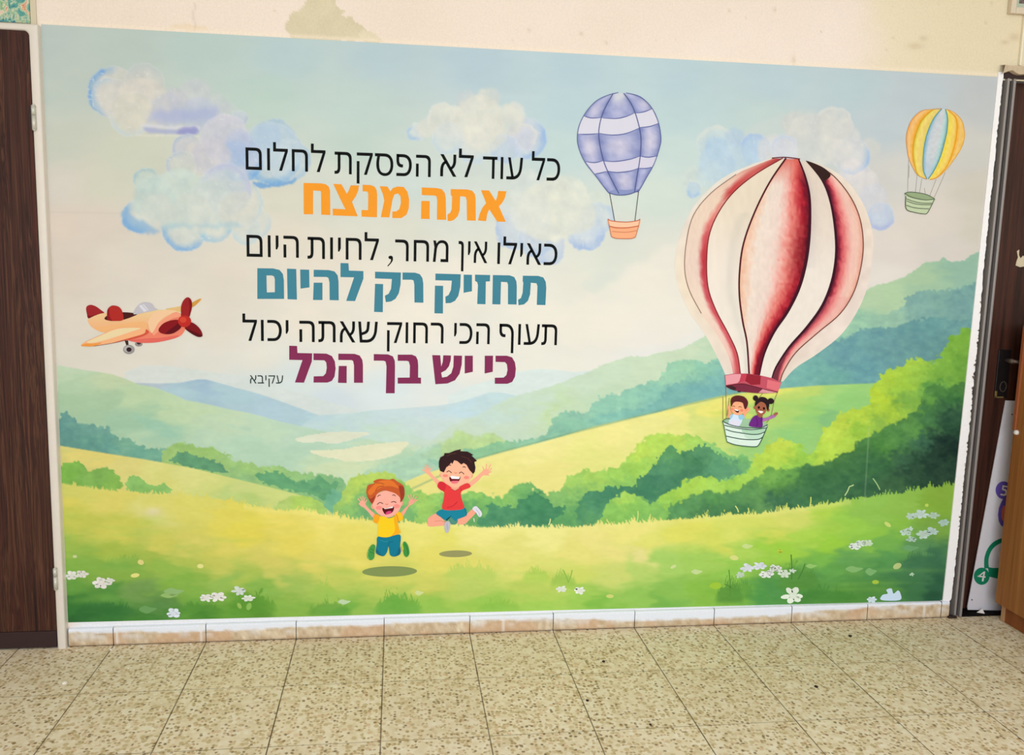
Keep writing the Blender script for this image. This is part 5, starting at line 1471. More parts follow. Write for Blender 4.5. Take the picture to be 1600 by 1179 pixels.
OUTL = zz(490, 50, 380, 85, 250, 150, 130, 270, 62, 420, 42, 540, 60, 650, 110, 760, 180, 860, 235, 960, 275, 1047)
OUTR = zz(620, 55, 720, 80, 830, 150, 910, 260, 955, 400, 950, 540, 910, 700, 820, 850, 700, 950, 600, 1015, 540, 1080)
C1 = zz(500, 50, 400, 90, 325, 125, 210, 210, 130, 310, 97, 430, 88, 560, 110, 660, 165, 765, 235, 860, 290, 960, 312, 1047)
C2 = zz(540, 50, 420, 120, 320, 200, 250, 290, 205, 390, 190, 500, 195, 640, 232, 750, 290, 860, 330, 950, 345, 1047)
C3 = zz(555, 50, 480, 160, 410, 300, 360, 440, 342, 560, 340, 680, 355, 800, 375, 900, 385, 1047)
C4 = zz(612, 52, 642, 130, 662, 220, 665, 330, 658, 450, 640, 560, 610, 660, 560, 760, 500, 850, 455, 950, 432, 1050)
C5 = zz(648, 62, 720, 150, 760, 250, 782, 380, 786, 500, 766, 620, 722, 730, 650, 830, 570, 920, 510, 1010, 490, 1062)
C6 = zz(655, 65, 760, 120, 840, 210, 890, 310, 910, 420, 904, 530, 870, 660, 805, 765, 700, 855, 600, 945, 545, 1030, 528, 1078)
env = part('envelope', big, OB, SB, 2)
env.strip(OUTL, C1, 52, 1047, lambda u, v, x, y: np.array(mixc([(0, (226, 220, 208)), (.3, (228, 218, 204)), (.6, (234, 220, 198)), (1, (230, 218, 206))], v)) + n1(x / 30, y / 40, 5) + np.array([2, -2, -4]) * u)
env.strip(C6, OUTR, 66, 1078, lambda u, v, x, y: mixc([(0, (226, 212, 196)), (.25, (232, 214, 196)), (.5, (226, 210, 198)), (.8, (232, 216, 204)), (1, (224, 208, 192))], v) + n1(x / 26, y / 30, 7) + np.array([4, 6, 6]) * u)


def gore_a(u, v, x, y):
    ed = mixc([(0, (170, 60, 60)), (.06, (204, 96, 90)), (.16, (190, 66, 66)), (.2, (220, 150, 136)), (.27, (226, 130, 120)), (.36, (206, 86, 90)), (.46, (186, 52, 62)), (.6, (196, 70, 80)), (.8, (212, 90, 98)), (1, (200, 80, 86))], v)
    bs = mixc([(0, (206, 110, 100)), (.1, (228, 196, 176)), (.2, (232, 208, 186)), (.5, (230, 206, 190)), (.7, (236, 214, 194)), (.9, (238, 196, 184)), (1, (224, 140, 140))], v)
    wd = mixc([(0, (.9,)), (.14, (.55,)), (.2, (.28,)), (.4, (.4,)), (.6, (.34,)), (.8, (.5,)), (1, (.9,))], v)[0]
    k = float(sstep(1 - wd - .08, 1 - wd * .35, np.array(u + n1(x / 9, y / 7, .05))))
    return bs * (1 - k) + ed * k + n1(x / 5, y / 24, 4)


def gore_b(u, v, x, y):
    c = mixc([(0, (226, 214, 192)), (.2, (226, 212, 190)), (.45, (234, 222, 208)), (1, (234, 226, 214))], v)
    g = math.exp(-((u - .72) / .16) ** 2) * (v > .25)
    return c - np.array([12, 9, 8]) * g * .9 + n1(x / 16, y / 50, 3) + np.array([3, 3, 2]) * (1 - u)


def gore_c(u, v, x, y):
    s_ = mixc([(0, (.0,)), (.1, (.1,)), (.3, (.0,)), (.6, (-.02,)), (.78, (.06,)), (.88, (.2,)), (1, (.42,))], v)[0]
    t = min(1.0, max(0.0, u + s_ + n1(x / 8, y / 14, .05)))
    c = mixc([(0, (236, 186, 156)), (.08, (236, 200, 176)), (.2, (234, 218, 204)), (.46, (234, 212, 200)), (.57, (236, 184, 172)), (.7, (228, 130, 120)), (.8, (208, 84, 84)), (.9, (176, 36, 50)), (1, (112, 20, 40))], t)
    if v < .12: c = c * (v / .12) + np.array([214, 104, 92]) * (1 - v / .12) * .9 + c * (1 - v / .12) * .1
    d = math.exp(-((v - .42) / .13) ** 2) * float(sstep(.62, .95, np.array(u)))
    return c * (1 - .22 * d) + n1(x / 5, y / 26, 6) + n1(x / 3, y / 6, 2.5)


def gore_d(u, v, x, y):
    c = mixc([(0, (222, 206, 190)), (.3, (226, 212, 198)), (.5, (234, 224, 212)), (1, (236, 228, 216))], v)
    return c - np.array([14, 12, 8]) * math.exp(-(u / .3) ** 2) * (v < .5) + n1(x / 12, y / 20, 3)


def gore_e(u, v, x, y):
    t = min(1.0, max(0.0, u + mixc([(0, (-.5,)), (.05, (-.35,)), (.1, (-.12,)), (.2, (.0,)), (.6, (.0,)), (.85, (-.12,)), (1, (-.6,))], v)[0] + n1(x / 8, y / 12, .05)))
    c = mixc([(0, (74, 20, 36)), (.1, (130, 36, 54)), (.22, (206, 84, 92)), (.4, (232, 150, 142)), (.6, (236, 190, 176)), (.8, (236, 196, 178)), (1, (230, 160, 140))], t)
    if v < .06: c = np.array([52, 34, 30])
    if v > .62: c = c * .75 + np.array([230, 140, 142]) * .25
    return c + n1(x / 5, y / 26, 5) + n1(x / 3, y / 6, 2)


env.strip(C1, C2, 52, 1047, gore_a).strip(C2, C3, 54, 1047, gore_b).strip(C3, C4, 54, 1050, gore_c, 90, 26).strip(C4, C5, 64, 1062, gore_d).strip(C5, C6, 66, 1076, gore_e, 90, 20)
DK = (84, 26, 32)
env.line((150, 120, 104), 4, *[q for p in C1[2:9] for q in p]).line((130, 46, 50), 5, *[q for p in C2 for q in p]).line(DK, 8, *[q for p in C3 for q in p]).line((64, 18, 34), 15, *[q for p in C4 for q in p], taper=True)
env.line((60, 18, 34), 13, *[q for p in C5 for q in p], taper=True).line((120, 76, 62), 5, *[q for p in C6 for q in p]).poly((52, 32, 30), 648, 64, 700, 80, 742, 104, 760, 130, 740, 150, 722, 152, 690, 108)
env.line((110, 44, 44), 5, 490, 50, 550, 46, 620, 54)
env.done()
OK_, SK = (1110, 560), 7.86
part('collar', big, OK_, SK, 24).poly((196, 84, 100), 175, 205, 300, 183, 450, 183, 620, 208, 760, 240, 872, 292, 852, 350, 830, 410, 700, 385, 500, 330, 380, 308, 300, 318, 190, 332, sm=False) \
    .sharp((234, 158, 166), 182, 208, 300, 190, 372, 190, 384, 250, 330, 300, 192, 322).sharp((150, 38, 52), 450, 186, 620, 212, 612, 318, 500, 322, 424, 272).sharp((226, 116, 124), 700, 258, 868, 296, 832, 402, 690, 360).sharp((196, 66, 84), 380, 192, 450, 190, 430, 268, 350, 296) \
    .poly((122, 46, 66), 190, 336, 300, 316, 400, 309, 500, 334, 700, 386, 826, 414, 720, 424, 600, 426, 450, 414, 340, 400, 250, 376).sharp((62, 34, 40), 192, 336, 262, 330, 320, 360, 300, 390, 250, 376).sharp((222, 150, 160), 640, 374, 822, 414, 720, 424, 590, 420).line((90, 26, 36), 8, 190, 335, 380, 309, 500, 332, 700, 386, 828, 412).ell((50, 34, 38), 355, 404, 22, 8).done()
for z in [(190, 340, 197, 745), (156, 470, 154, 745), (232, 480, 205, 700), (830, 405, 785, 520, 745, 700, 690, 790), (640, 430, 600, 480)]:
    part('rope', big, OK_, SK, 22).line((150, 120, 96), 6, *z).done()
bk = part('basket', big, OK_, SK, 22)
bk.poly((160, 198, 160), 150, 765, 230, 735, 350, 738, 480, 742, 620, 770, 700, 808, 670, 850, 480, 870, 300, 850, 170, 800)
bk.done()
# the children in the basket
kd = part('printed_child', big, OK_, SK, 32, 'printed dark haired boy laughing in the basket')
kd.poly((246, 168, 130), 222, 650, 212, 600, 232, 560, 240, 605, 252, 660, 240, 720, 215, 720).poly((246, 168, 130), 410, 700, 400, 650, 432, 615, 462, 600, 490, 615, 470, 650, 440, 680, 425, 715)
kd.poly((214, 230, 246), 250, 695, 300, 676, 370, 690, 400, 720, 350, 830, 230, 820, 232, 740).poly((150, 204, 226), 345, 690, 400, 690, 420, 730, 360, 750).poly((160, 206, 224), 250, 690, 285, 680, 262, 730, 235, 740).poly((226, 224, 240), 250, 760, 345, 760, 340, 830, 240, 820)
kd.ell((240, 150, 110), 432, 618, 26, 26).ell((250, 174, 130), 338, 610, 88, 84, 10).poly((92, 36, 38), 252, 560, 250, 510, 275, 470, 340, 452, 420, 472, 462, 530, 452, 590, 424, 622, 404, 566, 396, 542, 340, 530, 290, 536, 258, 590)
kd.poly((70, 24, 28), 290, 626, 320, 632, 350, 632, 345, 662, 318, 658).poly((250, 240, 236), 298, 620, 345, 630, 338, 642, 306, 636).line((90, 40, 30), 6, 268, 590, 285, 580, 302, 592).line((90, 40, 30), 6, 345, 598, 365, 588, 382, 600).ell((244, 140, 110), 268, 620, 18, 14).ell((244, 140, 110), 385, 635, 20, 16).done()
kg = part('printed_child', big, OK_, SK, 32, 'printed girl in purple with two hair buns waving from the basket')
kg.poly((176, 112, 172), 630, 735, 700, 722, 790, 680, 805, 712, 730, 745, 640, 775).ell((170, 100, 78), 805, 680, 28, 18, -30).poly((112, 40, 132), 480, 830, 495, 760, 540, 705, 600, 695, 640, 720, 640, 770, 630, 840).line((80, 24, 96), 8, 560, 710, 580, 790, 570, 830).line((84, 26, 100), 8, 630, 710, 622, 780)
kg.poly((160, 92, 66), 585, 660, 640, 660, 640, 710, 610, 725, 580, 700).ell((168, 98, 72), 622, 612, 68, 82).ell((170, 100, 72), 712, 630, 16, 20).ell((168, 98, 70), 545, 600, 12, 18)
kg.ell((40, 26, 30), 556, 486, 32, 34).ell((40, 26, 30), 742, 522, 40, 36).poly((42, 27, 31), 548, 585, 558, 520, 620, 472, 690, 488, 724, 555, 706, 640, 690, 600, 672, 552, 620, 530, 575, 560).ell((28, 14, 14), 595, 600, 13, 17).ell((28, 14, 14), 658, 612, 13, 17).poly((250, 240, 236), 586, 640, 650, 650, 620, 672).line((120, 50, 40), 6, 612, 622, 622, 628, 632, 624).done()
bf = part('basket', big, OK_, SK, 44)
bf.poly((221, 240, 226), 148, 765, 165, 785, 240, 815, 360, 842, 480, 855, 600, 850, 680, 830, 706, 812, 690, 860, 640, 960, 592, 1062, 540, 1082, 400, 1072, 280, 1052, 205, 1022, 185, 900, 168, 810)
bf.poly((176, 214, 184), 400, 860, 560, 872, 690, 850, 660, 905, 520, 930, 400, 905).poly((196, 226, 204), 420, 935, 640, 930, 600, 985, 480, 990)
for z in [(150, 768, 240, 812, 360, 840, 480, 852, 620, 848, 706, 812), (172, 818, 300, 848, 400, 864, 520, 872, 686, 850), (186, 868, 270, 895, 350, 908, 500, 930, 600, 926, 666, 900), (190, 950, 290, 972, 400, 990, 520, 996, 600, 988, 645, 960), (205, 1022, 290, 1054, 400, 1072, 540, 1082, 592, 1062, 645, 960, 700, 830)]:
    bf.line((56, 86, 70), 11, *z)
bf.line((70, 104, 86), 7, 150, 768, 180, 900, 205, 1022).line((60, 92, 80), 8, 150, 765, 200, 738, 245, 740).done()

# --- blue and lilac striped balloon
OU, SU = (890, 130), 4.5375
ub = empty('printed_balloon', (0, 0, 0))
ub.parent, ub.location = mural, -mural.location
ub['label'] = 'printed blue and lilac striped balloon'
part('rope', ub, OU, SU, 3).line((92, 84, 82), 6, 283, 775, 302, 880, 321, 985).done()
part('rope', ub, OU, SU, 3).line((92, 84, 82), 6, 490, 760, 476, 870, 462, 985).done()
UL = zz(345, 66, 270, 85, 190, 125, 120, 200, 72, 290, 55, 380, 66, 460, 110, 560, 180, 650, 240, 730, 278, 778)
UR = zz(400, 68, 500, 95, 580, 170, 628, 270, 648, 380, 640, 450, 600, 570, 545, 670, 500, 750, 480, 772)
U1 = zz(310, 70, 245, 190, 212, 300, 210, 400, 240, 545, 285, 655, 350, 782)
U2 = zz(385, 70, 440, 150, 480, 255, 506, 380, 502, 510, 482, 640, 460, 776)


def ucol(u, v, x, y):
    c = mixc([(0, (126, 136, 186)), (.25, (162, 168, 206)), (.5, (176, 178, 212)), (.75, (160, 166, 204)), (1, (128, 138, 186))], u)
    for cx, cy, rx, ry in [(140, 460, 60, 80), (340, 450, 110, 60), (575, 410, 60, 80), (170, 180, 46, 46), (540, 140, 40, 50), (390, 700, 60, 60)]:
        c = c + np.array([26, 20, 6]) * math.exp(-((x - cx) / rx) ** 2 - ((y - cy) / ry) ** 2)
    k = min(1, 1.1 * math.exp(-((x - 350) / 56) ** 2 - ((y - 80) / 60) ** 2))
    c = c * (1 - k) + np.array([210, 212, 218]) * k
    return c + n1(x / 40, y / 30, 12) * np.array([1, .9, .5]) + n1(x / 12, y / 12, 5)


e = part('envelope', ub, OU, SU, 3)
e.strip(UL, U1, 70, 776, ucol, 50, 12).strip(U1, U2, 70, 776, ucol, 50, 14).strip(U2, UR, 70, 772, ucol, 50, 12)
e.poly((138, 148, 192), 280, 770, 330, 752, 400, 756, 470, 748, 496, 756, 420, 786, 340, 792)
e.sharp((216, 214, 226), *[q for p in spline(zz(100, 232, 150, 246, 225, 244), False) + spline(zz(235, 247, 330, 250, 400, 236, 462, 210), False) + spline(zz(470, 212, 530, 202, 586, 180), False) + spline(zz(632, 283, 570, 306, 496, 313), False) + spline(zz(496, 316, 400, 356, 300, 367, 210, 354), False) + spline(zz(205, 356, 130, 362, 58, 360, 68, 300), False) for q in p])
e.sharp((212, 208, 224), *[q for p in spline(zz(113, 556, 180, 562, 238, 549), False) + spline(zz(242, 552, 330, 554, 430, 538, 500, 516), False) + spline(zz(504, 518, 560, 524, 626, 514), False) + spline(zz(584, 594, 540, 604, 492, 602), False) + spline(zz(488, 602, 430, 622, 340, 632, 270, 622), False) + spline(zz(262, 624, 220, 636, 178, 642), False) for q in p])
NV = (86, 94, 146)
for z in [(100, 232, 150, 246, 225, 244), (235, 247, 330, 250, 400, 236, 462, 210), (470, 212, 530, 202, 586, 180), (632, 283, 570, 306, 496, 313), (496, 316, 400, 356, 300, 367, 210, 354), (205, 356, 130, 362, 58, 360), (113, 556, 180, 562, 238, 549), (242, 552, 330, 554, 430, 538, 500, 516), (504, 518, 560, 524, 626, 514), (584, 594, 540, 604, 492, 602), (488, 602, 430, 622, 340, 632, 270, 622), (262, 624, 220, 636, 178, 642)]:
    e.line((96, 106, 160), 7, *z, taper=True)
e.line(NV, 6, *[q for p in U1 for q in p]).line(NV, 6, *[q for p in U2 for q in p]).line((96, 104, 156), 5, *[q for p in UL for q in p]).line((96, 104, 156), 5, *[q for p in UR for q in p]).line(NV, 6, 278, 776, 340, 792, 420, 787, 498, 757).done()
part('basket', ub, OU, SU, 20).poly((242, 172, 128), 272, 962, 300, 976, 400, 984, 480, 974, 500, 962, 494, 1012, 478, 1050, 466, 1092, 430, 1101, 330, 1099, 298, 1086, 290, 1040, 280, 1012).poly((248, 196, 160), 276, 970, 400, 988, 496, 970, 488, 1008, 400, 1020, 290, 1010) \
    .line((196, 100, 66), 6, 272, 962, 300, 976, 400, 984, 480, 974, 500, 962).line((190, 92, 60), 6, 280, 1012, 330, 1024, 410, 1024, 492, 1010).line((206, 120, 84), 4, 300, 1050, 400, 1056, 478, 1044).line((196, 104, 70), 5, 295, 1084, 330, 1099, 430, 1101, 466, 1090).line((200, 110, 76), 4, 272, 962, 282, 1012, 296, 1086).line((200, 110, 76), 4, 500, 962, 480, 1046, 466, 1092).done()

# --- small yellow balloon
OY, SY = (1400, 155), 6.208
yb = empty('printed_balloon', (0, 0, 0))
yb.parent, yb.location = mural, -mural.location
yb['label'] = 'printed small yellow balloon near the right edge'
for z in [(122, 590, 112, 905), (128, 640, 124, 760), (207, 720, 185, 930), (252, 768, 228, 910), (390, 775, 320, 955), (480, 705, 370, 955), (275, 860, 285, 915)]:
    part('rope', yb, OY, SY, 3).line((150, 140, 126), 4, *z).done()
A0 = zz(432, 90, 350, 98, 250, 112, 160, 190, 115, 290, 100, 380, 110, 500, 132, 595, 200, 722, 262, 762, 300, 775)
A1 = zz(440, 91, 350, 108, 240, 220, 182, 380, 165, 520, 180, 640, 215, 735, 300, 774)
A2 = zz(445, 92, 370, 180, 310, 310, 275, 450, 262, 600, 268, 700, 300, 772)
A3 = zz(480, 95, 502, 180, 496, 300, 470, 420, 430, 560, 370, 690, 312, 773)
A4 = zz(495, 98, 580, 180, 592, 300, 562, 470, 500, 640, 405, 752, 330, 778)
A5 = zz(510, 100, 580, 140, 640, 210, 665, 310, 662, 390, 630, 480, 560, 590, 480, 690, 400, 760, 340, 780)
yc = lambda st: (lambda u, v, x, y: mixc(st, u) + n1(x / 18, y / 30, 9) * np.array([.5, .8, 1]))
e = part('envelope', yb, OY, SY, 4)
e.strip(A0, A1, 100, 772, yc([(0, (240, 160, 70)), (.3, (236, 192, 130)), (.7, (238, 180, 90)), (1, (236, 160, 40))])).strip(A1, A2, 100, 772, yc([(0, (206, 180, 60)), (.25, (236, 216, 110)), (.6, (234, 206, 120)), (1, (222, 206, 90))]))
e.strip(A2, A3, 96, 772, lambda u, v, x, y: mixc([(0, (120, 176, 200)), (.2, (196, 206, 212)), (.6, (206, 208, 210)), (.85, (176, 210, 208)), (1, (120, 170, 168))], u) * (1 - .3 * float(sstep(.6, 1, np.array(v)))) + np.array([120, 176, 214]) * .3 * float(sstep(.6, 1, np.array(v))) + n1(x / 20, y / 20, 6))
e.strip(A3, A4, 100, 775, yc([(0, (236, 212, 70)), (.4, (240, 214, 96)), (.75, (238, 204, 110)), (1, (238, 180, 40))])).strip(A4, A5, 102, 778, yc([(0, (240, 170, 50)), (.5, (236, 196, 120)), (1, (238, 190, 80))]))
e.line((214, 160, 40), 7, *[q for p in A1 for q in p]).line((96, 150, 158), 9, *[q for p in A2 for q in p]).line((96, 150, 150), 9, *[q for p in A3 for q in p]).line((232, 156, 40), 8, *[q for p in A4 for q in p]).line((214, 150, 80), 5, *[q for p in A0 for q in p]).line((222, 160, 80), 5, *[q for p in A5 for q in p]).done()
b = part('basket', yb, OY, SY, 22)
b.poly((150, 168, 128), 84, 915, 130, 900, 210, 905, 290, 922, 374, 962, 372, 980, 300, 978, 200, 965, 110, 940).poly((192, 206, 168), 90, 926, 120, 945, 200, 968, 290, 980, 370, 976, 348, 1030, 322, 1070, 304, 1102, 270, 1111, 180, 1096, 100, 1062, 98, 1000)
for z in [(84, 912, 130, 940, 200, 962, 290, 976, 374, 968), (84, 914, 130, 900, 210, 906, 300, 925, 374, 964), (100, 965, 170, 990, 250, 1006, 355, 1008), (102, 985, 180, 1012, 260, 1022, 345, 1022), (100, 1028, 170, 1050, 250, 1060, 322, 1062), (96, 940, 100, 1062, 180, 1096, 270, 1111, 304, 1102, 345, 1030, 370, 975)]:
    b.line((84, 94, 74), 7, *z)
b.done()

# --- aeroplane
OP, SP = (120, 450), 7.619
pl = empty('printed_aeroplane', (0, 0, 0))
pl.parent, pl.location = mural, -mural.location
pl['label'] = 'printed toy like orange and red propeller aeroplane'
part('undercarriage', pl, OP, SP, 3).sharp((62, 42, 34), 570, 625, 612, 622, 618, 690, 592, 690).ell((146, 138, 136), 737, 665, 46, 30).ell((64, 40, 38), 738, 655, 24, 16).ell((152, 148, 146), 620, 730, 69, 56).ell((176, 172, 168), 606, 722, 44, 36).ell((52, 34, 38), 621, 730, 31, 27).done()
part('wing', pl, OP, SP, 3, 'far wing').poly((222, 184, 122), 1060, 246, 1120, 234, 1230, 214, 1370, 168, 1474, 122, 1478, 148, 1420, 196, 1380, 226, 1240, 280, 1100, 275).poly((206, 150, 70), 1380, 170, 1474, 124, 1440, 180, 1380, 224).done()
part('tail_fin', pl, OP, SP, 4).poly((156, 38, 42), 110, 245, 124, 212, 170, 198, 230, 218, 285, 258, 326, 296, 240, 320, 142, 362, 120, 305).poly((116, 24, 30), 112, 250, 124, 300, 150, 330, 240, 318, 142, 362, 120, 305).done()
fu = part('fuselage', pl, OP, SP, 7)
fu.poly(lambda x, y: mixc([(0, (232, 204, 150)), (.5, (234, 182, 132)), (1, (236, 172, 120))], (y - 260) / 300), 138, 368, 230, 322, 330, 296, 480, 300, 700, 312, 900, 262, 1080, 258, 1190, 272, 1262, 330, 1300, 440, 1270, 530, 1180, 592, 1000, 637, 850, 652, 720, 646, 600, 612, 320, 525, 250, 506, 170, 456, 134, 400)
fu.poly((236, 178, 120), 200, 470, 330, 455, 560, 420, 800, 400, 830, 470, 700, 480, 440, 490, 320, 525, 250, 506)
fu.poly((232, 128, 102), 600, 612, 720, 560, 820, 500, 880, 520, 980, 450, 1090, 330, 1200, 286, 1290, 390, 1292, 480, 1220, 576, 1000, 637, 850, 652, 720, 646).poly((238, 156, 124), 900, 500, 990, 400, 1100, 320, 1200, 290, 1250, 330, 1120, 370, 1000, 480, 920, 560).poly((222, 104, 92), 620, 620, 800, 600, 1000, 590, 1200, 560, 1180, 592, 1000, 637, 850, 652, 720, 646)
fu.poly((238, 196, 154), 846, 420, 880, 340, 940, 285, 1080, 264, 1190, 280, 1080, 318, 980, 400, 900, 530, 862, 500).line((220, 150, 116), 5, 846, 420, 856, 480, 888, 532).done()
part('cockpit', pl, OP, SP, 16).poly((72, 26, 24), 328, 362, 376, 318, 480, 290, 600, 288, 716, 306, 660, 340, 560, 374, 460, 390, 380, 386).poly((174, 44, 38), 362, 360, 362, 262, 400, 216, 440, 206, 500, 222, 540, 275, 552, 376, 450, 391, 380, 382).poly((140, 28, 32), 362, 360, 366, 270, 385, 240, 390, 330, 420, 388, 380, 382).done()
part('windscreen', pl, OP, SP, 18).poly((190, 186, 192), 676, 298, 700, 240, 760, 182, 820, 167, 890, 185, 932, 240, 962, 256, 820, 288, 692, 312).sharp((216, 214, 220), 740, 212, 768, 196, 838, 270, 800, 282).sharp((216, 214, 220), 782, 196, 796, 190, 858, 262, 848, 268).done()
part('wing', pl, OP, SP, 18, 'near wing').poly((240, 176, 126), 48, 682, 100, 638, 250, 572, 430, 492, 560, 468, 800, 468, 858, 518, 800, 560, 640, 602, 420, 654, 200, 692, 90, 692).poly((232, 210, 164), 120, 640, 260, 576, 440, 498, 570, 474, 760, 476, 640, 520, 400, 600, 200, 650).poly((208, 84, 62), 420, 652, 640, 590, 800, 540, 822, 490, 860, 520, 800, 566, 640, 612, 480, 640).line((120, 60, 40), 5, 200, 690, 420, 655, 580, 620).poly((232, 150, 70), 50, 682, 110, 660, 200, 660, 300, 650, 200, 690, 90, 692).done()
pr = part('propeller', pl, OP, SP, 24)
pr.poly((152, 34, 36), 1240, 290, 1245, 200, 1280, 132, 1325, 108, 1362, 142, 1372, 212, 1356, 290, 1330, 350, 1250, 345).poly((126, 22, 28), 1330, 120, 1362, 142, 1372, 212, 1356, 290, 1330, 345, 1340, 220).poly((132, 22, 28), 1215, 382, 1120, 384, 1030, 420, 976, 482, 984, 522, 1040, 546, 1110, 546, 1180, 520, 1245, 460).poly((96, 16, 24), 1060, 530, 1180, 440, 1215, 400, 1240, 460, 1180, 520, 1110, 546).poly((124, 22, 28), 1285, 470, 1350, 408, 1410, 430, 1470, 490, 1497, 560, 1470, 582, 1420, 572, 1340, 525).poly((86, 14, 22), 1300, 480, 1400, 520, 1490, 560, 1470, 582, 1420, 572, 1340, 525)
pr.ell((186, 44, 36), 1283, 394, 78, 70).ell((210, 70, 50), 1265, 378, 40, 34).done()

# --- two jumping boys
def skin_hand(f, c, *z): f.poly(c, *z)


OA, SA = (550, 730), 6.55
boy = empty('printed_child', (0, 0, 0))
boy.parent, boy.location = mural, -mural.location
boy['label'] = 'printed red haired boy in a yellow shirt jumping'
SKN = (247, 172, 148)
f = part('arm', boy, OA, SA, 4)
f.poly(SKN, 76, 362, 84, 346, 96, 342, 104, 338, 112, 338, 122, 346, 132, 348, 138, 358, 142, 385, 178, 425, 228, 470, 238, 492, 216, 516, 170, 460, 120, 410, 92, 396, 68, 372)
for q in [(104, 368, 68, 328), (106, 362, 92, 312), (112, 362, 112, 304), (120, 366, 130, 316), (130, 374, 148, 338)]: f.lev = 6; f.line(SKN, 9.5, q[0], q[1], q[0] + 1.22 * (q[2] - q[0]), q[1] + 1.22 * (q[3] - q[1]))
f.done()
f = part('arm', boy, OA, SA, 4).poly((244, 166, 144), 515, 510, 492, 480, 540, 418, 576, 384, 580, 350, 592, 334, 604, 328, 616, 326, 628, 330, 638, 336, 642, 346, 638, 360, 620, 375, 585, 396, 550, 450)
for q in [(605, 350, 580, 296), (612, 345, 604, 288), (618, 348, 630, 290), (625, 352, 654, 308), (622, 360, 664, 334)]: f.lev = 6; f.line((244, 166, 144), 9.5, q[0], q[1], q[0] + 1.22 * (q[2] - q[0]), q[1] + 1.22 * (q[3] - q[1]))
f.done()
part('leg', boy, OA, SA, 4).poly((230, 170, 120), 240, 830, 256, 820, 258, 870, 240, 880).done()
part('leg', boy, OA, SA, 4).poly((230, 170, 120), 492, 815, 525, 820, 525, 850, 500, 860).done()
f = part('head', boy, OA, SA, 8)
f.ell((240, 160, 134), 214, 400, 20, 26, -15).ell((240, 160, 134), 506, 368, 17, 26, 15).poly((250, 176, 158), 213, 360, 235, 290, 330, 238, 440, 252, 502, 310, 506, 380, 482, 440, 440, 485, 370, 512, 300, 496, 245, 450, 219, 410)
f.ell((246, 146, 136), 275, 412, 32, 20).ell((246, 146, 136), 458, 396, 32, 22).line((74, 34, 34), 7, 258, 380, 285, 358, 318, 371).line((74, 34, 34), 7, 400, 356, 430, 348, 453, 361).line((110, 50, 34), 7, 260, 302, 275, 284, 293, 284).line((110, 50, 34), 7, 412, 286, 430, 280, 446, 294).line((214, 120, 100), 6, 342, 372, 356, 380, 370, 372)
f.poly((92, 20, 30), 310, 416, 350, 420, 420, 398, 428, 430, 402, 466, 350, 482, 324, 460).sharp((250, 246, 242), 326, 416, 352, 420, 420, 396, 418, 412, 348, 424, 334, 424).poly((216, 70, 122), 345, 464, 372, 446, 405, 450, 385, 474, 352, 480).done()
part('hair', boy, OA, SA, 18).poly((198, 90, 44), 148, 262, 150, 220, 166, 182, 230, 160, 218, 142, 280, 118, 380, 126, 420, 116, 470, 148, 524, 185, 538, 250, 531, 310, 496, 358, 492, 312, 450, 270, 400, 250, 330, 236, 262, 264, 236, 322, 206, 372, 170, 322).poly((160, 62, 40), 152, 285, 190, 320, 236, 290, 206, 366, 172, 322).poly((158, 60, 40), 480, 190, 526, 200, 536, 250, 528, 312, 496, 352, 496, 290).poly((226, 118, 46), 165, 245, 230, 172, 300, 134, 400, 132, 456, 178, 478, 214, 400, 192, 320, 198, 250, 232, 190, 284).line((150, 60, 36), 5, 250, 160, 290, 158, 330, 172).line((160, 66, 36), 6, 240, 240, 270, 200, 330, 190).done()
part('shirt', boy, OA, SA, 24).poly((248, 206, 34), 236, 480, 275, 496, 330, 502, 380, 520, 430, 502, 450, 472, 492, 455, 526, 520, 480, 550, 470, 562, 480, 620, 496, 664, 440, 700, 350, 714, 268, 702, 268, 640, 264, 570, 214, 546).poly((246, 166, 38), 236, 480, 282, 498, 262, 572, 214, 546).poly((246, 174, 34), 430, 510, 475, 480, 515, 520, 472, 556, 480, 630, 492, 668, 400, 706, 440, 640).poly((250, 190, 34), 466, 470, 492, 456, 524, 520, 484, 546).line((214, 110, 30), 4, 452, 474, 470, 520, 472, 560).done()
part('trousers', boy, OA, SA, 28).poly((20, 122, 146), 264, 710, 350, 718, 490, 688, 493, 800, 500, 862, 480, 896, 430, 912, 390, 896, 380, 840, 372, 806, 360, 862, 330, 904, 290, 902, 244, 872, 254, 780).poly((24, 104, 120), 244, 862, 256, 840, 300, 890, 330, 904, 290, 902).poly((16, 104, 126), 480, 820, 498, 860, 480, 896, 430, 912, 460, 880).line((50, 150, 170), 5, 290, 740, 340, 760, 370, 750).line((14, 92, 112), 5, 372, 810, 380, 770, 420, 760).done()
part('shoe', boy, OA, SA, 28).poly((72, 152, 72), 195, 798, 222, 788, 238, 806, 232, 860, 228, 920, 205, 946, 175, 944, 154, 910, 164, 850).line((150, 200, 120), 5, 168, 850, 160, 905, 178, 938).line((30, 104, 50), 5, 190, 830, 222, 850).line((30, 104, 50), 5, 184, 862, 222, 880).done()
part('shoe', boy, OA, SA, 28).poly((64, 146, 66), 522, 770, 545, 760, 574, 800, 588, 870, 572, 910, 546, 913, 528, 882, 522, 820).line((30, 100, 50), 5, 540, 780, 566, 830, 570, 890).poly((190, 206, 60), 508, 800, 520, 790, 528, 840, 512, 846).done()
part('printed_shadow', boy, OA, SA, 2).ell((130, 148, 86), 385, 1064, 281, 54, -1, 48).done()

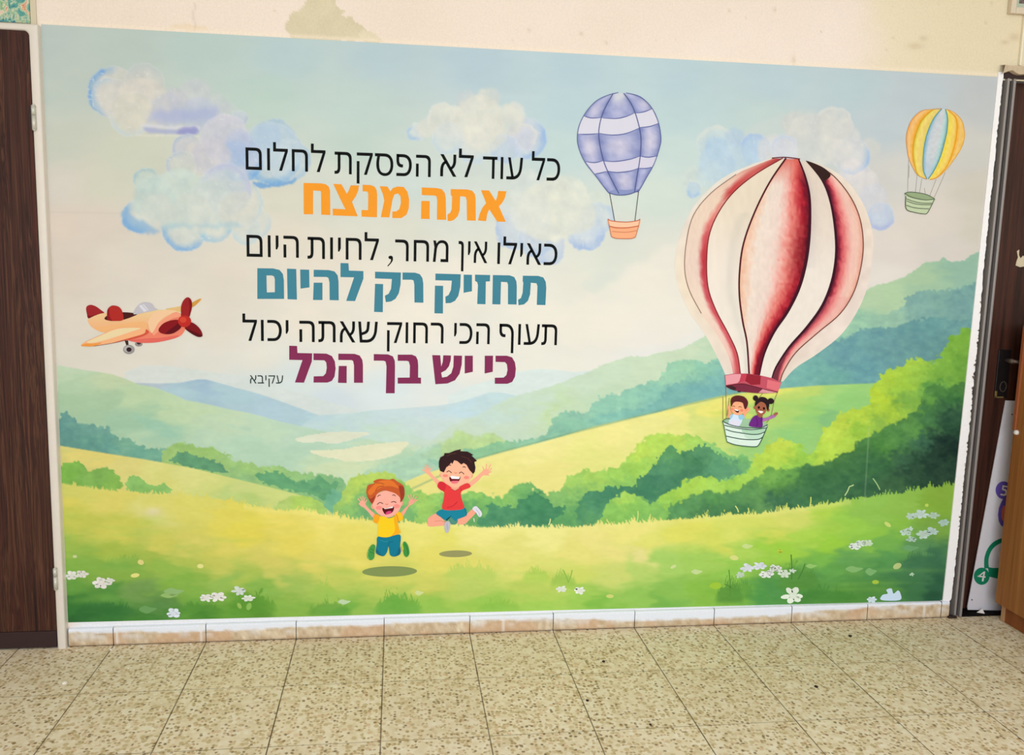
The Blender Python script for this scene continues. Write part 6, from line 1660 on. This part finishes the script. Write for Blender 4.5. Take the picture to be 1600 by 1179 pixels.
OC, SC2 = (650, 690), 6.2077
boy = empty('printed_child', (0, 0, 0))
boy.parent, boy.location = mural, -mural.location
boy['label'] = 'printed black haired boy in a red shirt jumping'
SK2 = (250, 176, 146)
f = part('arm', boy, OC, SC2, 4).poly(SK2, 86, 280, 92, 266, 100, 256, 110, 252, 120, 258, 130, 262, 138, 274, 142, 296, 192, 350, 242, 392, 214, 426, 160, 360, 112, 314, 82, 292)
for q in [(110, 275, 66, 274), (112, 270, 78, 250), (116, 266, 96, 228), (122, 268, 114, 234), (128, 276, 152, 254)]: f.lev = 6; f.line(SK2, 9.5, q[0], q[1], q[0] + 1.22 * (q[2] - q[0]), q[1] + 1.22 * (q[3] - q[1]))
f.done()
f = part('arm', boy, OC, SC2, 4).poly(SK2, 490, 415, 545, 370, 605, 320, 636, 292, 652, 276, 666, 266, 680, 262, 692, 264, 702, 272, 706, 286, 704, 306, 690, 326, 650, 326, 600, 380, 524, 436)
for q in [(668, 300, 650, 250), (676, 298, 684, 228), (684, 298, 718, 232), (690, 304, 728, 262), (690, 312, 724, 292), (684, 318, 706, 324)]: f.lev = 6; f.line(SK2, 9.5, q[0], q[1], q[0] + 1.22 * (q[2] - q[0]), q[1] + 1.22 * (q[3] - q[1]))
f.done()
part('leg', boy, OC, SC2, 4).poly((246, 168, 142), 112, 770, 122, 735, 200, 692, 248, 735, 282, 775, 286, 806, 200, 818, 120, 818).line((214, 130, 106), 4, 180, 770, 240, 766, 280, 778).done()
part('leg', boy, OC, SC2, 4).poly((246, 168, 140), 388, 762, 430, 722, 485, 704, 545, 654, 582, 682, 512, 760, 470, 798, 410, 798).done()
f = part('head', boy, OC, SC2, 7)
f.poly((244, 170, 136), 330, 410, 432, 410, 412, 458, 378, 474, 344, 456).ell((240, 160, 132), 249, 322, 19, 22).ell((240, 160, 132), 533, 328, 19, 24).poly((252, 186, 152), 238, 300, 262, 250, 300, 200, 370, 160, 450, 170, 510, 230, 540, 290, 535, 350, 495, 402, 440, 432, 370, 442, 300, 422, 262, 372, 244, 340)
f.ell((246, 140, 122), 285, 328, 26, 14).ell((246, 140, 126), 490, 346, 26, 16).line((80, 40, 36), 7, 298, 294, 320, 281, 346, 302).line((80, 40, 36), 7, 418, 307, 440, 292, 466, 314).line((90, 46, 40), 7, 300, 242, 318, 226, 340, 229).line((90, 46, 40), 7, 452, 246, 470, 240, 480, 252).line((226, 130, 100), 6, 372, 296, 386, 304, 398, 298)
f.poly((110, 22, 32), 324, 342, 350, 350, 400, 350, 432, 338, 412, 386, 370, 392, 332, 382).sharp((250, 248, 248), 332, 334, 350, 328, 428, 340, 416, 360, 346, 358).poly((242, 116, 134), 342, 382, 370, 378, 412, 380, 396, 402, 350, 402).done()
part('hair', boy, OC, SC2, 22).sharp((52, 30, 32), 222, 190, 236, 150, 272, 132, 276, 110, 322, 108, 380, 84, 438, 71, 430, 90, 500, 94, 557, 126, 540, 134, 592, 184, 566, 196, 577, 250, 570, 290, 556, 312, 520, 275, 490, 222, 462, 205, 440, 220, 400, 186, 370, 178, 352, 216, 342, 200, 330, 216, 300, 236, 270, 296, 234, 282, 222, 240).line((92, 56, 46), 5, 300, 140, 340, 120, 390, 112).line((92, 52, 44), 5, 440, 140, 500, 160, 540, 200).done()
part('shirt', boy, OC, SC2, 22).poly((230, 62, 64), 238, 384, 330, 432, 346, 456, 378, 472, 412, 456, 428, 430, 500, 400, 527, 440, 440, 482, 445, 560, 466, 640, 380, 662, 258, 652, 268, 560, 270, 482, 208, 436).line((190, 36, 50), 5, 268, 484, 262, 460).line((190, 36, 50), 5, 440, 482, 436, 450).line((196, 40, 54), 6, 300, 640, 360, 620, 400, 580).poly((214, 46, 58), 238, 384, 290, 412, 268, 478, 208, 436).line((180, 40, 50), 4, 344, 456, 378, 474, 412, 456).done()
part('trousers', boy, OC, SC2, 20).poly((84, 144, 124), 320, 735, 400, 745, 392, 795, 338, 796).poly((26, 132, 156), 196, 692, 255, 656, 380, 664, 470, 640, 494, 690, 480, 720, 400, 752, 384, 770, 330, 728, 286, 758, 240, 730).sharp((12, 64, 90), 286, 758, 342, 712, 330, 735, 300, 765).line((16, 100, 124), 5, 470, 644, 488, 690, 484, 716).done()
part('shoe', boy, OC, SC2, 24).poly((190, 188, 198), 284, 776, 326, 774, 330, 820, 312, 876, 288, 878, 276, 832).line((150, 146, 160), 4, 300, 790, 306, 850).done()
part('shoe', boy, OC, SC2, 24).poly((224, 224, 234), 546, 650, 576, 622, 604, 640, 638, 686, 636, 716, 612, 727, 580, 684).line((180, 180, 196), 5, 580, 650, 610, 690, 616, 720).done()
part('printed_shadow', boy, OC, SC2, 2).ell((152, 152, 98), 384, 1085, 160, 33, -1, 40).done()
part('grass_blade', mural, OC, SC2, 3).line((240, 240, 230), 7, 560, 740, 566, 775).done()

# --- flowers in the meadow
def flower(x, y, r, c, n=6, squash=.62, seed=0, label=None):
    rr = random.Random(seed)
    f = Fig('meadow_flower', mural, (x, y), 1, 3, label)
    for k in range(n):
        a = 2 * math.pi * (k + rr.uniform(-.22, .22)) / n
        L = r * rr.uniform(.75, 1.1)
        f.lev = 3
        px, py = math.cos(a), math.sin(a) * squash
        qx, qy = -math.sin(a), math.cos(a) * squash
        wd = r * rr.uniform(.24, .4)
        f.raw([spline([(0, 0), (px * L * .55 + qx * wd, py * L * .55 + qy * wd), (px * L + qx * wd * .5, py * L + qy * wd * .5), (px * L - qx * wd * .5, py * L - qy * wd * .5), (px * L * .55 - qx * wd, py * L * .55 - qy * wd)], True, 3)], tuple(np.clip(np.array(c) + rr.uniform(-7, 7), 0, 255)))
    f.lev = 5
    f.ell(tuple(np.array(c) * .97), 0, 0, r * .34, r * .28)
    return f.done()


WH, W2 = (232, 236, 228), (218, 224, 230)
FL = [(112, 899, 11, (226, 226, 214)), (128, 897, 10, (222, 220, 206)), (158, 910, 15, (230, 226, 216)), (172, 907, 8, (224, 224, 212)), (271, 958, 13, (222, 230, 238)), (322, 933, 11, (230, 230, 220)), (340, 932, 13, (232, 230, 222)),
      (374, 923, 12, (212, 222, 212)), (388, 934, 10, (222, 228, 212)), (877, 920, 9, (228, 234, 216)), (905, 922, 10, (234, 238, 222)), (1168, 887, 11, W2), (1187, 884, 11, W2), (1197, 897, 12, WH), (1210, 888, 9, (214, 224, 206)), (1157, 898, 8, (196, 214, 190)),
      (1225, 896, 11, (214, 226, 204)), (1212, 887, 9, WH), (1201, 895, 7, WH), (1238, 891, 6, (210, 226, 208)), (1335, 853, 10, (226, 236, 226)), (1344, 848, 9, (216, 230, 216)), (1356, 848, 10, (206, 226, 196)), (1423, 806, 9, (190, 214, 196)), (1440, 803, 11, (196, 218, 206)), (1459, 805, 9, (180, 206, 180)),
      (1415, 831, 10, (190, 216, 196)), (1424, 842, 8, (176, 206, 186)), (1422, 826, 6, (200, 222, 206)), (1442, 835, 12, (190, 214, 196)), (1457, 830, 11, (180, 206, 196)), (1475, 816, 10, (174, 204, 190)), (1425, 897, 4.5, (182, 214, 176)), (1362, 936, 8, (214, 230, 234))]
for i, (x, y, r, c) in enumerate(FL):
    flower(x, y, r, c, 6 if r > 6 else 5, .62, i)
flower(1239, 930, 17, (228, 238, 218), 6, .75, 77, 'large white six petalled flower at the bottom edge')
for x, y, rx, ry, c, a in [(211, 898.5, 7, 3.4, (226, 220, 130), -8), (220, 878, 5, 4, (220, 208, 130), 20), (313, 884, 5, 3.6, (226, 222, 140), 0), (117, 869, 3.5, 2.4, (200, 210, 150), 0), (953, 931, 6, 3, (206, 212, 120), 0), (1147, 871, 7, 4, (216, 220, 132), 10), (1052, 885, 5, 2.5, (206, 220, 150), -30), (1219, 861, 4, 3.5, (206, 222, 80), 0), (1387, 819, 6, 3, (206, 220, 120), 35), (1448, 789, 3, 2.6, (196, 214, 100), 0), (1402, 884, 7, 4.5, (186, 202, 130), -25), (1368, 909, 5.5, 3.2, (170, 200, 70), 0), (1219, 861, 3.5, 3, (196, 220, 70), 0), (374, 946, 5, 3, (150, 186, 90), 60), (389, 947, 4, 6, (140, 186, 90), 20)]:
    Fig('meadow_flower', mural, (x, y), 1, 3).ell(c, 0, 0, rx, ry, a, 14).done()
for x, y, rx, ry, c in [(272, 924, 16, 6, (146, 182, 116)), (265, 930, 14, 4, (150, 186, 110)), (231, 952, 14, 6, (110, 158, 92)), (1335, 889, 14, 5, (136, 184, 112)), (1361, 893, 9, 6, (128, 180, 112)), (1423, 856, 13, 5, (112, 166, 110)), (538, 940, 10, 4, (190, 214, 170)), (655, 926, 7, 4, (206, 218, 150)), (1168, 853, 9, 4, (200, 220, 140)), (1089, 893, 9, 4, (196, 216, 150)), (1268, 884, 9, 3.6, (150, 198, 110))]:
    f = Fig('meadow_leaf', mural, (x, y), 1, 2)
    f.poly(c, -rx, 0, -rx * .4, -ry, rx * .3, -ry * .6, rx, -ry * .3, rx * .5, ry * .5, -rx * .2, ry).done()
f = Fig('meadow_leaf', mural, (1118, 914), 1, 2)
f.poly((160, 200, 60), -10, 2, -4, -4, 6, -4, 9, 2, 2, 6).done()
for x, y, c, z in [(1393, 931, (206, 226, 242), (-16, 6, -14, -2, -6, -4, -8, -10, 0, -12, 3, -4, 10, -9, 14, -4, 13, 6))]:
    Fig('meadow_flower', mural, (x, y), 1, 4, 'pale blue flower cluster cut by the lower edge').poly(c, *z).done()
gb = [(1268, 838 + 60, 1236, 866, (92, 140, 60)), (1236, 866, 1237, 905, (74, 130, 58)), (1247, 905, 1258, 880, (74, 130, 58)), (1132, 912, 1146, 920, (90, 144, 56)), (1139, 890, 1141, 932, (92, 146, 60)), (880, 890, 888, 910, (146, 186, 80)), (894, 890, 888, 910, (146, 186, 80)), (995, 816, 997, 798, (206, 222, 130)), (1267, 787, 1265, 792, (214, 226, 120)), (1267, 776, 1265, 791, (214, 226, 110)), (1280, 785, 1276, 791, (206, 224, 110)), (1320, 774, 1327, 760, (190, 216, 150)), (1327, 760, 1334, 757, (190, 216, 150)), (1375, 765, 1364, 747, (160, 196, 130)), (1154, 800, 1149, 790, (214, 226, 130)), (1169, 801, 1169, 793, (214, 226, 120)), (857, 820, 860, 810, (226, 230, 150))]
for k, (xa, ya, xb, yb_, c) in enumerate(gb[1:]):
    Fig('grass_blade', mural, (0, 0), 1, 3).line(c, 1.7, xa, ya, (xa + xb) / 2 + .8, (ya + yb_) / 2, xb, yb_).done()
